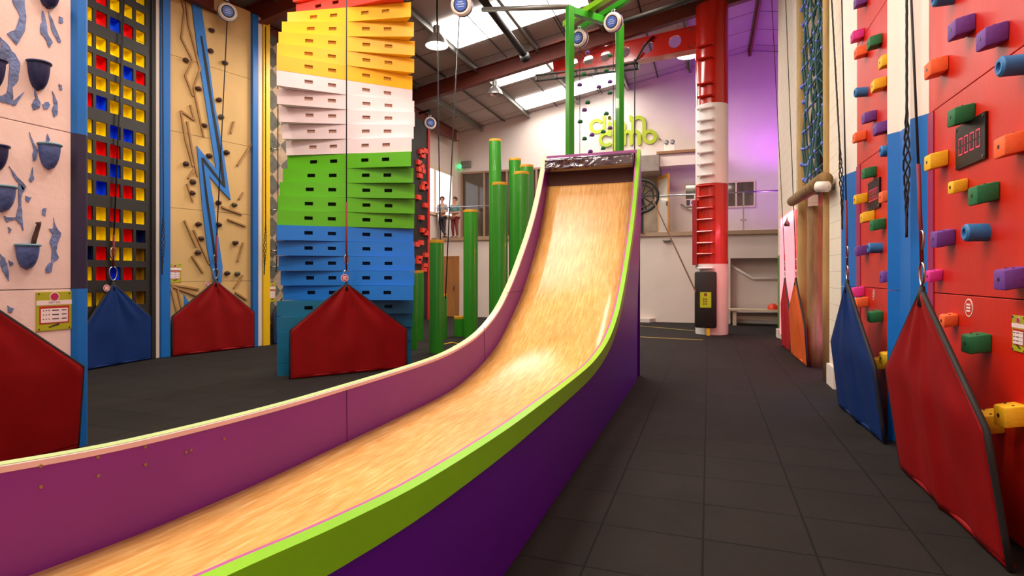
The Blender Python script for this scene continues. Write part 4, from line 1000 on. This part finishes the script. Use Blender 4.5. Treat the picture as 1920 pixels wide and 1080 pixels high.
MB(MT).box(.055, wd-.055, -.05, .05, 2.6, 2.7).build('lower_beam', M_green, gt)
M_ac = bpy.data.materials.new('clear_acrylic'); M_ac.use_nodes = True; clear(M_ac, (.96, .97, .97), .06)
b = MB(MT); b.box(.075, wd-.075, -.008, .008, 2.72, zt-.75, .002); b.build('clear_sheet', M_ac, gt)
FC = Frame(L0.x, L0.y, math.degrees(math.atan2(dd.x, dd.y)), 1 if V((math.cos(math.atan2(dd.x, dd.y)), -math.sin(math.atan2(dd.x, dd.y)), 0)).dot(nn_) > 0 else -1)
CH = [(1102, 99, 'purple', 'topmost purple hold on the clear sheet'), (1144, 104, 'green', 'topmost green hold on the clear sheet'), (1095, 139, 'green', 'green hold on the clear sheet before the upper skylight gap, left'), (1137, 132, 'green', 'green hold high on the right of the clear sheet'),
 (1087, 159, 'purple', 'purple hold beside the left green post in the skylight glare'), (1123, 163, 'purple', 'purple hold in the middle of the skylight glare'), (1144, 153, 'purple', 'purple hold beside the right green post in the skylight glare'),
 (1144, 174, 'green', 'larger green hold just below the skylight glare'), (1102, 192, 'green', 'green hold above the left column of purple and green'), (1096, 206, 'purple', 'purple hold below the green one on the left of the clear sheet'), (1137, 213, 'green', 'green hold above the letters on the back wall'),
 (1088, 228, 'green', 'green hold nearest the left post'), (1144, 240, 'purple', 'purple hold over the letters on the back wall'), (1131, 247, 'green', 'small green hold between the two lettering lines'), (1110, 253, 'purple', 'small purple hold left of the lower lettering'),
 (1096, 260, 'green', 'green hold on the left just above the slide rail'), (1131, 278, 'green', 'lowest green hold on the clear sheet'), (1107, 284, 'purple', 'lowest purple hold on the clear sheet')]
for u, v, c, lab in CH:
    a, z = FC.px(u, v, .03); b = MB(FC.M); b.ball((a, .035, z), .042, (1.15, .7, .8), 7)
    t = thing('climbing_hold', lab, 'climbing hold', FC.w(a, 0, z-.05)); b.build('hold_body', HM[c], t, True)
    b = MB(FC.M); b.cyl((a, -.02, z), (a, .01, z), .022, n=8); b.build('fixing_plate', M_steel, t)
pB = at(1150, 42, 9.4); belay_device(pB, (-.3, -1, -.2), .155, 'auto belay disc at the top right of the green tower')
pA = at(1087, 72, 9.9); belay_device(pA, (-.3, -1, -.2), .15, 'auto belay disc inside the left post of the green tower')
for p, u2, v2, lab in ((pA, 1092, 300, 'thin cable below the left disc of the green tower'), (pB, 1144, 300, 'thin cable below the right disc of the green tower')):
    b = MB(); b.cyl(p+V((0, 0, -.15)), V((p.x, p.y-.0, 2.75)), .006, n=6); tag(b.build('cable', M_rope), lab, 'cable')
b = MB(); tl = V((L0.x, L0.y, zt)); b.cyl(tl, at(905, 18, 10.6), .045, n=12); tag(b.build('bracing_pipe', M_grey, None, True), 'pale steel pipe running left from the green tower top', 'pipe')
b = MB(); tr = V((R0.x, R0.y, zt-.03)); b.cyl(tr, at(1330, -12, 10.3), .045, n=12); tag(b.build('bracing_pipe', M_dark, None, True), 'dark pipe running right from the green tower top', 'pipe')
b = MB(); b.cyl(at(900, -8, 12.6), at(985, 106, 14.4), .09, n=12); b.cyl(at(983, 103, 14.3), at(986, 112, 14.4), .13, n=12); tag(b.build('bracing_pipe', M_dark, None, True), 'thick dark brace ending on the red rafter', 'pipe')

# ------------------------------------------------------------------ red and white column with ladder and arm
cx, cy, crd = .07, 15.15, .395
colr = thing('striped_column', 'tall red and white round column with ladder rungs', 'column', (cx, cy, 0))
def zc(v): return zat(cx, cy, v)
zb_ = [0, zc(495), zc(347), zc(200), min(zc(13), roofz(cx)-.2)]
M_cr = mat('column_red', '#bc1a0c', .22, coat=.4); M_cw = mat('column_white', '#e8dcda', .35)
for (a, c), m in zip(zip(zb_, zb_[1:]), (M_cw, M_cr, M_cw, M_cr)):
    b = MB(); b.lathe([(0, a), (crd, a), (crd, c-.002), (0, c-.002)], (cx, cy, 0), 40); b.build('column_band', m, colr, 'auto')
th0 = math.atan2(-cy, -cx)-.35      # direction the ladder faces
rad = V((math.cos(th0), math.sin(th0), 0)); tan = V((-rad.y, rad.x, 0))
for v in (503, 477, 457, 436, 414, 393, 372, 352, 333, 312, 291, 270, 250, 232, 210, 188, 165, 118, 95):
    z = zc(v); m = M_cr if (v > 347 and v < 495) or v < 200 else M_cw
    P = [V((cx, cy, z))+rad*(crd*.96)-tan*.2, V((cx, cy, z))+rad*(crd+.085)-tan*.19, V((cx, cy, z))+rad*(crd+.085)+tan*.19, V((cx, cy, z))+rad*(crd*.96)+tan*.2]
    b = MB(); b.tube(P, .022, 6)
    b.prism([P[0], P[1], P[2], P[3]], (0, 0, .012)); b.build('rung', m, colr)
a_s = V((cx, cy, 0))+rad*(crd+.05)+tan*-.33
b = MB(); b.prism([V((cx-crd-.07, cy-.25, zc(497))), V((cx-crd+.05, cy-.25, zc(497))), V((cx-crd+.05, cy+.1, zc(497))), V((cx-crd-.07, cy+.1, zc(497)))], (0, 0, zc(376)-zc(497))); b.build('side_guard', mat('guard_maroon', '#9c1a22', .4), colr)
cp = onY(1323, 562, cy-crd-.12); pw_, ph_ = 37/F*14.6, 100/F*14.6
t = thing('crash_pad', 'black padded mat with lime sticker strapped to the column', 'crash pad', (cp.x, cp.y, cp.z-ph_/2))
b = MB(); b.box(cp.x-pw_/2, cp.x+pw_/2, cp.y-.08, cp.y+.05, cp.z-ph_/2, cp.z+ph_/2, .045); b.build('pad', mat('black_vinyl', '#1a1512', .6), t, 'auto')
b = MB(); b.box(cp.x-.13, cp.x+.13, cp.y-.086, cp.y-.08, cp.z-.19, cp.z+.19); b.build('sticker', mat('sticker_lime', '#b5cc12', .5), t)
b = MB(); b.prism([(cp.x+.04*math.cos(q*math.pi/8), cp.y-.087, cp.z+.13+.04*math.sin(q*math.pi/8)) for q in range(16)], (0, -.002, 0))
for k in range(9): b.box(cp.x-.06+.035*(k % 3), cp.x-.035+.035*(k % 3), cp.y-.089, cp.y-.086, cp.z-.12+.06*(k//3), cp.z-.085+.06*(k//3))
b.build('sticker_mark', mat('mark_brown', '#7a4a2a', .6), t)
MB().box(cp.x+.02, cp.x+.1, cp.y-.04, cp.y+.06, .0, cp.z-ph_/2).build('yellow_foot', M_yel, t)
# arm
ar = thing('column_arm', 'red perforated steel arm reaching left from the column', 'beam', (cx-.4, cy, zc(90)))
p0t, p0b = V((cx-.2, cy-.0, zc(44))), V((cx-.2, cy-.0, zc(85)))
p1t = onY(1036, 112, 15.9); p1b = onY(1038, 140, 15.9)
h0 = p0t.z-p0b.z; b = MB(); 
def armp(t_, s_): return p0b.lerp(p1b, t_)+(p0t.lerp(p1t, t_)-p0b.lerp(p1b, t_))*s_
nseg = 60; holes = [(.14, .27), (.34, .25), (.5, .24), (.63, .24), (.76, .24), (.88, .22)]
hs = [.17, .34, .49, .62, .74, .85]
Ln = (p1b-p0b).length
ts = [i/nseg for i in range(nseg+1)]; ss = [j/10 for j in range(11)]
b.prism([armp(0, 0), armp(1, 0), armp(1, 1), armp(0, 1)], (0, .03, 0)); web = b.build('arm_web', M_cr, ar)
b = MB()
for q in hs:
    hc = armp(q, .5); hr = (armp(q, 1)-armp(q, 0)).length*.3; b.cyl(hc+V((0, -.3, 0)), hc+V((0, .4, 0)), hr, n=28)
ct = b.build('cutter', M_cr, ar); md = web.modifiers.new('holes', 'BOOLEAN'); md.object = ct; md.operation = 'DIFFERENCE'; md.solver = 'EXACT'
C.update() if hasattr(C, 'update') else None
bpy.context.view_layer.update(); me_ = bpy.data.meshes.new_from_object(web.evaluated_get(bpy.context.evaluated_depsgraph_get())); web.modifiers.clear(); web.data = me_; bpy.data.objects.remove(ct)

b = MB(); b.prism([armp(0, 0)+V((0, -.02, 0)), armp(1, 0)+V((0, -.02, 0)), armp(1, 0)+V((0, .34, 0)), armp(0, 0)+V((0, .34, 0))], (0, 0, -.03)); b.build('lower_flange', M_cr, ar)
b = MB(); b.prism([armp(0, 1)+V((0, -.02, 0)), armp(1, 1)+V((0, -.02, 0)), armp(1, 1)+V((0, .34, 0)), armp(0, 1)+V((0, .34, 0))], (0, 0, .03)); b.build('upper_flange', M_cr, ar)
b = MB()
for k in range(4):
    for s_ in (.1, .9):
        p = armp(.03+.02*k, s_); b.cyl(p+V((0, -.02, 0)), p+V((0, 0, 0)), .02, n=8)
b.build('bolts', M_steel, ar)
b = MB(); b.tube([armp(.3, .95)+V((0, -.05, 0)), armp(.36, .5)+V((0, -.1, 0)), armp(.42, 0)+V((0, -.06, -.1)), armp(.5, 0)+V((0, -.05, -.15))], .03, 6); tag(b.build('drooping_cable', M_dark, None, True), 'black cable drooping across the red perforated arm', 'cable')
b = MB(); g0 = onY(1005, 141, 14.7); g1 = onY(1195, 118, 14.7); b.cyl(g0, g1, .03, n=8); b.cyl(g0+V((0, .1, -.12)), g1+V((0, .1, -.12)), .03, n=8)
for k in range(6): q = g0.lerp(g1, k/5); b.box(q.x-.03, q.x+.03, q.y, q.y+.1, q.z-.14, q.z+.02)
tag(b.build('suspended_track', M_dark), 'black suspended track under the red arm', 'track')
b = MB(); q = onY(1190, 120, 14.75); b.cyl(q+V((0, -.0, .12)), V((q.x, q.y, 2.0)), .016, n=6); tag(b.build('hanging_rope', M_rope), 'dark rope hanging from the track just right of the green tower', 'rope')

# ------------------------------------------------------------------ high bay lamps
def bay(u, v, d, r, label, on):
    p = at(u, v, d); t = thing('high_bay_lamp', label, 'lamp', p)
    Z = roofz(p.x)
    b = MB(); b.lathe([(r, 0), (r*.97, .05), (r*.8, r*.55), (r*.45, r*.95), (r*.3, r*1.1)], p, 28); b.build('reflector', mat('lamp_alu', '#c9c5c2', .3, metal=.8), t, True)
    b = MB(); b.lathe([(r*.3, r*1.1), (r*.32, r*1.12), (r*.32, r*1.75), (0, r*1.75)], p, 20); b.build('gear_housing', M_grey, t, 'auto')
    b = MB(); b.cyl(p+V((0, 0, r*1.75)), V((p.x, p.y, Z)), .012, n=6); b.build('hanger', M_dark, t)
    b = MB(); b.ball(p+V((0, 0, r*.45)), r*.32, (1, 1, 1.4), 8); b.build('bulb', mat('bulb_on', (1, .95, .85, 1), .5, emit=30) if on else M_grey, t, True)
    b = MB(); b.lathe([(0, .012), (r*.92, .012)], p, 28); b.build('lens', mat('lens_on', (1, .96, .9, 1), .5, emit=6) if on else M_clear, t)
    if on: area('bay_and_fill_light', p+V((0, 0, -.03)), r*1.5, r*1.5, 90, (1, .86, .68))
bay(819, 86, 12.4, .25, 'lit bell shaped lamp above the pole field', True)
bay(928, 178, 16.6, .235, 'unlit aluminium bell shaped lamp below the red rafter', False)
bay(1289, 105, 16.3, .3, 'lit lamp peeping out left of the column top', True)

# long ropes over the pole field
for (u0, v0, u1, v1, Y, lab) in ((820, -20, 826, 470, 10.8, 'thin dark rope hanging left over the pole field'), (864, -20, 835, 560, 10.9, 'thin dark rope slanting down over the pole field')):
    b = MB(); b.tube([onY(u0, v0, Y), onY((u0+u1)/2-1, (v0+v1)/2, Y), onY(u1, v1, Y)], .012, 6); tag(b.build('climbing_rope', M_rope, None, True), lab, 'rope')
a, c = onY(1223, 372, 18.0), onY(1305, 548, 14.4)
b = MB(); b.tube([a, c], .022, 6); tag(b.build('diagonal_rope', mat('brown_rope', '#5a3626', .8)), 'brown rope slanting from the black wheel down to the column', 'rope')

# ------------------------------------------------------------------ balcony things
wc = onY(1203, 368, 18.1); t = thing('spoked_wheel', 'black spoked wheel on the balcony right of the slide top', 'wheel', (wc.x, 18.1, 2.84))  # a black spoked wheel, not a reel
rw = 28/F*19; R = Matrix.Rotation(math.radians(90), 3, 'X')
b = MB(); pts = [wc+V((rw*math.cos(k*math.pi/16), 0, rw*math.sin(k*math.pi/16))) for k in range(32)]; b.tube(pts, .045, 8, closed=True); b.build('rim', M_dark, t, True)
b = MB(); pts = [wc+V((rw*.72*math.cos(k*math.pi/16), 0, rw*.72*math.sin(k*math.pi/16))) for k in range(32)]; b.tube(pts, .025, 6, closed=True); b.build('inner_ring', M_dark, t, True)
b = MB(); b.cyl(wc+V((0, -.06, 0)), wc+V((0, .06, 0)), .1); b.build('hub', M_dark, t)
for k in range(10):
    q = k*math.pi/5; d = V((math.cos(q), 0, math.sin(q))); MB().cyl(wc+d*.08, wc+d*rw, .022, n=6).build('spoke', M_dark, t)
MB().box(wc.x-.05, wc.x+.05, 18.15, 18.2, 2.84, wc.z).build('stand', M_dark, t)
a = onY(1196, 292, 19.4); c = onY(1236, 320, 19.4)
b = MB(); b.box(a.x-1.2, c.x, 19.4, FY, c.z, a.z, .02)
tag(b.build('stone_lintel', M_concrete), 'rough brown stone beam over the balcony doorway', 'lintel')
a = onY(1231, 288, 19.6); c = onY(1310, 304, 19.6)
b = thing('bulkhead', 'white boxed ledge with brown edge above the balcony', 'ledge', (a.x, 20, c.z))
MB().box(a.x+.1, a.x+1.75, 19.7, FY, a.z-.42, a.z-.02).build('fascia', M_white, b); MB().box(a.x, a.x+1.8, 19.6, FY, a.z-.02, a.z+.07).build('ledge_board', mat('brown_board', '#8a5f3a', .6), b)
e = onY(1255, 284, 19.7); t = thing('emergency_light', 'white box with twin lamps on the brown edged ledge', 'light', (e.x, 19.8, a.z+.07))
MB().box(e.x-.18, e.x+.18, 19.75, 19.9, a.z+.07, a.z+.34, .02).build('housing', M_cream, t)
for k in (-.1, .1): b = MB(); b.lathe([(.03, 0), (.08, .08), (0, .06)], (e.x+k, 19.8, a.z+.38), 14, Matrix.Rotation(math.radians(80), 3, 'X')); b.build('lamp_head', M_grey, t, True)
e = onY(1296, 380, FY-.02)
t = thing('wall_notice', 'small blue and white notice under the dark window', 'sign', e); MB().box(e.x-.2, e.x+.2, FY-.02, FY-.005, e.z-.13, e.z+.13).build('sheet', M_sw, t); MB().box(e.x-.16, e.x-.04, FY-.024, FY-.02, e.z-.1, e.z+.1).build('print', M_navy, t); MB().box(e.x+.0, e.x+.16, FY-.024, FY-.02, e.z-.04, e.z+.04).build('print', M_blue, t)
b = MB(); p = onY(1277, 383, FY-.08); q = onY(1305, 402, FY-.08); b.tube([p+V((0, .08, 0)), p, q, q+V((.5, 0, -.35))], .022, 8); tag(b.build('stair_handrail', M_grey, None, True), 'short sloping handrail on the balcony wall left of the column', 'handrail')
# exit sign by the corner
e = onY(873, 309, FY-.06); t = thing('exit_light', 'grey emergency box with green glowing lamp in the back left corner', 'light', e)
MB().box(e.x-.18, e.x+.22, FY-.12, FY, e.z-.12, e.z+.14, .01).build('housing', M_grey, t)
b = MB(); b.ball((e.x-.24, FY-.12, e.z-.06), .09, (1, .6, 1), 8); b.build('green_lamp', mat('green_led', (.05, 1, .2, 1), .4, emit=2.0), t, True)
# lower wall bits
e = onY(1251, 451, 18.25); b = MB(); b.ball((e.x, 18.24, e.z), .13, (1.1, .5, .35), 8); tag(b.build('wall_lamp', M_grey, None, True), 'small grey oval wall lamp under the balcony', 'lamp')
t = thing('bench', 'pale timber bench against the recess under the balcony', 'bench', (1.6, 18.0, 0)); zb1 = zat(1.2, 17.8, 580)
MB().box(.5, 4.2, 17.75, 18.2, zb1-.05, zb1).build('seat', M_frame, t)
for x in (.72, 2.4, 4.1): MB().box(x-.05, x+.05, 17.8, 17.9, 0, zb1-.05).build('leg', M_frame, t)
MB().box(.72, 4.1, 18.06, 18.12, .16, .26).build('stretcher', M_frame, t)
e = onY(1449, 580, 17.95); b = MB(); b.lathe([(.15, 0), (.15, .03), (.13, .1), (.08, .16), (0, .18)], (e.x, 17.95, zb1), 18); tag(b.build('helmet', mat('helmet_orange', '#e0401c', .35), None, True), 'orange red helmet resting on the bench', 'helmet')
b = MB(); pp = [onY(1362, 493, 18.5), onY(1411, 522, 18.5), onY(1480, 522, 18.5)]; b.tube(pp, .045, 8); tag(b.build('stair_edge', M_cream, None, True), 'white sloping rail under the balcony right of the column', 'handrail')
b = MB(); b.prism([onY(1360, 494, 18.53), onY(1411, 524, 18.53), onY(1600, 524, 18.53), onY(1600, 586, 18.53), onY(1360, 586, 18.53)], (0, .12, 0)); struct(b.build('wall_stair', M_white), 'low white stair wall below the sloping rail')
M_tape = mat('yellow_tape', '#b9a24a', .7)
for k, (u0, v0, u1, v1, lab) in enumerate(((1196, 630.5, 1318, 637.5, 'pale yellow floor tape line in front of the column'), (1200, 611, 1306, 620.5, 'pale yellow floor tape line closer to the back wall'))):
    p = onZ(u0, v0, .004); q = onZ(u1, v1, .004); b = MB(); b.prism([p+V((-.9*(k == 0), -.03, 0)), q+V((0, -.03, 0)), q+V((0, .03, 0)), p+V((-.9*(k == 0), .03, 0))], (0, 0, .002)); tag(b.build('floor_tape', M_tape), lab, 'tape')
b = MB(); b.prism([(onY(1195, 612, 18.28).x-1.2, 18.0, 0), (-1.75, 18.0, 0), (-1.6, 18.3, 0), (-3, 18.3, 0)], (0, 0, .12)); struct(b.build('trim_4', M_white))

# ------------------------------------------------------------------ logo on the back wall
M_logo = mat('logo_lime', '#a2b400', .5)
Mx = Matrix(((1, 0, 0, 0), (0, 0, -1, 0), (0, 1, 0, 0), (0, 0, 0, 1)))
lg = thing('wall_logo', 'lime green lettering high on the back wall behind the tower', 'sign', onY(1170, 265, FY-.02))
def arc(cx_, cy_, r_, a0, a1, n_=16): return [(cx_+r_*math.cos(math.radians(a0+(a1-a0)*k/n_)), cy_-r_*math.sin(math.radians(a0+(a1-a0)*k/n_))) for k in range(n_+1)]
LD = [0]
def letter(nm, strokes, wd=6.4, closed=False):
    b = MB(); hw_ = wd/2/F*20.5; LD[0] += .004
    for pts in strokes:
        LD[0] += .002; P = [onY(u, v, FY-.004) for u, v in pts]; Lr = []
        for i in range(len(P)):
            t_ = (P[min(i+1, len(P)-1)]-P[max(i-1, 0)]).normalized(); n_ = V((-t_.z, 0, t_.x))*hw_; Lr.append((P[i]+n_, P[i]-n_))
        RB = [[b.v(a_), b.v(c_), b.v(c_+V((0, -.02-LD[0], 0))), b.v(a_+V((0, -.02-LD[0], 0)))] for a_, c_ in Lr]
        for A_, D_ in zip(RB, RB[1:]):
            for k in range(4): b.f([A_[k], A_[(k+1) % 4], D_[(k+1) % 4], D_[k]])
        for q in (P[0], P[-1]): b.prism([q+V((hw_*math.cos(k*math.pi/8), 0, hw_*math.sin(k*math.pi/8))) for k in range(16)], (0, -.0193-LD[0], 0))
    b.build(nm, M_logo, lg)
letter('letter_c', [arc(1119, 237, 11, 50, 310)]); letter('letter_l', [[(1133, 219), (1133, 249)]]); letter('letter_i', [[(1143, 231), (1143, 249)], [(1143, 221), (1143, 221.5)]])
letter('letter_p', [[(1153, 229), (1153, 262)], arc(1162, 238, 9, -180, 180)]); letter('apostrophe', [[(1183, 220), (1183, 224)]])
letter('letter_n', [[(1187, 249), (1187, 232)]+arc(1197.5, 231, 10.5, 180, 0)]); letter('letter_b', [[(1208, 231), (1208, 258)], arc(1218.5, 257, 10.5, -180, 180)])
letter('letter_c', [arc(1137, 262, 11, 50, 310)]); letter('letter_l', [[(1152.5, 245), (1152.5, 280)]]); letter('letter_i', [[(1162, 252), (1162, 270)]])
letter('letter_m', [[(1171, 270), (1171, 254)]+arc(1177.5, 254, 6.5, 180, 0, 10)+[(1184, 270)], [(1184, 256)]+arc(1191.5, 255, 7.5, 180, 0, 10)+[(1199, 270)]]); letter('registered_mark', [[(1237, 261), (1237, 261.5)]], 3)

# ------------------------------------------------------------------ people on the balcony
def skin(name, verts, edges, m, parent, sub=1):
    me = bpy.data.meshes.new('t'); me.from_pydata([v_[0] for v_ in verts], edges, []); o = bpy.data.objects.new('t', me); C.objects.link(o)
    md = o.modifiers.new('s', 'SKIN'); sv = me.skin_vertices[0].data
    for i, v_ in enumerate(verts): sv[i].radius = v_[1] if isinstance(v_[1], tuple) else (v_[1], v_[1]); sv[i].use_root = i == 0
    m2_ = o.modifiers.new('b', 'SUBSURF'); m2_.levels = sub; m2_.render_levels = sub
    me2 = bpy.data.meshes.new_from_object(o.evaluated_get(bpy.context.evaluated_depsgraph_get())); bpy.data.objects.remove(o)
    me2.materials.clear(); me2.materials.append(m); me2.name = name
    for p_ in me2.polygons: p_.use_smooth = True
    q = bpy.data.objects.new(name, me2); C.objects.link(q); q.parent = parent; WM[q.name] = WM[parent.name]; return q
M_skin = mat('skin', '#c98f72', .6)
def person(x, y, rz, sc, top, legs, hair, label, crossed):
    t = thing('person', label, 'person', (x, y, 2.84), rz); t.scale = (sc,)*3
    WM[t.name] = Matrix.Identity(4)
    lx = (.10, -.02) if crossed else (.11, .0)
    V_ = [((0, 0, .95), (.14, .1)), ((0, 0, 1.15), (.13, .09)), ((0, .01, 1.36), (.15, .1)), ((0, 0, 1.48), .055), ((0, -.01, 1.56), .055), ((0, -.015, 1.66), (.08, .095)), ((0, -.01, 1.73), (.06, .075)),
          ((.17, 0, 1.40), .055), ((.23, .03, 1.15), .045), ((.1, -.2, 1.08), .035), ((.03, -.24, 1.09), .025),
          ((-.17, 0, 1.40), .055), ((-.23, .03, 1.15), .045), ((-.1, -.2, 1.07), .035), ((-.03, -.25, 1.07), .025),
          ((.09, 0, .86), .09), ((.1, -.02, .48), .06), ((lx[0], .02, .09), .04), ((lx[0], -.12, .04), .035),
          ((-.09, 0, .86), .09), ((-.09 if not crossed else -.04, -.04, .48), .06), ((-.1 if not crossed else .2, .02 if not crossed else -.06, .09), .04), ((-.1 if not crossed else .22, -.12 if not crossed else -.19, .04), .035)]
    E_ = [(0, 1), (1, 2), (2, 3), (3, 4), (4, 5), (5, 6), (2, 7), (7, 8), (8, 9), (9, 10), (2, 11), (11, 12), (12, 13), (13, 14), (0, 15), (15, 16), (16, 17), (17, 18), (0, 19), (19, 20), (20, 21), (21, 22)]
    n0 = len(V_)
    for hnd, sgn in ((10, -1), (14, 1)):
        hx_, hy_, hz_ = V_[hnd][0]
        for f_ in range(4):
            i0 = len(V_); V_.append(((hx_+sgn*.04, hy_-.012, hz_+.03-.02*f_), .009)); V_.append(((hx_+sgn*(.075-.005*abs(f_-1)), hy_-.002, hz_+.03-.022*f_), .008)); E_ += [(hnd, i0), (i0, i0+1)]
        i0 = len(V_); V_.append(((hx_+sgn*.015, hy_-.03, hz_+.04), .01)); E_.append((hnd, i0))
    skin('body', V_, E_, M_skin, t)
    g = 1.22
    def sub(ids, edges, grow, name, m):
        mp_ = {a_: i for i, a_ in enumerate(ids)}
        vs = [(V_[a_][0], tuple(r_*grow+.008 for r_ in (V_[a_][1] if isinstance(V_[a_][1], tuple) else (V_[a_][1],)*2))) for a_ in ids]
        return skin(name, vs, [(mp_[a_], mp_[b_]) for a_, b_ in edges], m, t)
    sub([0, 1, 2, 7, 8, 11, 12], [(0, 1), (1, 2), (2, 7), (7, 8), (2, 11), (11, 12)], 1.12, 'shirt', top)
    sub([0, 15, 16, 17, 19, 20, 21], [(0, 15), (15, 16), (16, 17), (0, 19), (19, 20), (20, 21)], 1.12, 'trousers', legs)
    for a_ in (18, 22):
        c_ = V(V_[a_][0]); bb_ = MB(); bb_.ball((c_.x, c_.y+.05, .045), .05, (.9, 2.4, .9), 8); bb_.build('shoe', M_dark, t, True)
    hb = MB(); hb.ball((0, .015, 1.7), .105, (.95, 1.1, 1.0), 10)
    for q in list(hb.bm.verts):
        if q.co.y < -.045 and q.co.z < 1.72: q.co.y = -.045
    hb.build('hair', hair, t, True)
    fb = MB(); fb.ball((0, -.115, 1.635), .016, (.8, 1.2, 1.3), 6); fb.build('nose', M_skin, t, True)
    for k in (-.033, .033): fb = MB(); fb.ball((k, -.1, 1.665), .011, (1, .6, .8), 6); fb.build('eye', M_dark, t, True)
    fb = MB(); fb.ball((0, -.1, 1.595), .02, (1.2, .5, .35), 6); fb.build('mouth', mat('lips', '#9a5348', .6), t, True)
    for k in (-.09, .09): fb = MB(); fb.ball((k, 0, 1.65), .025, (.5, .8, 1.2), 6); fb.build('ear', M_skin, t, True)
    WM[t.name] = Matrix.Translation((x, y, 2.84))
    return t
p = onY(825, 448, 18.75); q = onY(842, 448, 18.75)
person(-9.26, 18.6, .1, .86, mat('grey_shirt', '#a9a095', .8, .3, 12), mat('charcoal_trousers', '#2e2b33', .8), mat('brown_hair', '#5a3420', .8), 'person in a pale grey top and dark trousers standing with crossed legs', True)
person(-8.86, 18.85, -.15, .86, mat('teal_shirt', '#5c8c86', .8, .3, 12), mat('maroon_trousers', '#7a2d2c', .8), mat('dark_hair', '#3a2620', .8), 'person in a teal shirt and maroon trousers with hands clasped', False)
print('objects', len(bpy.data.objects))
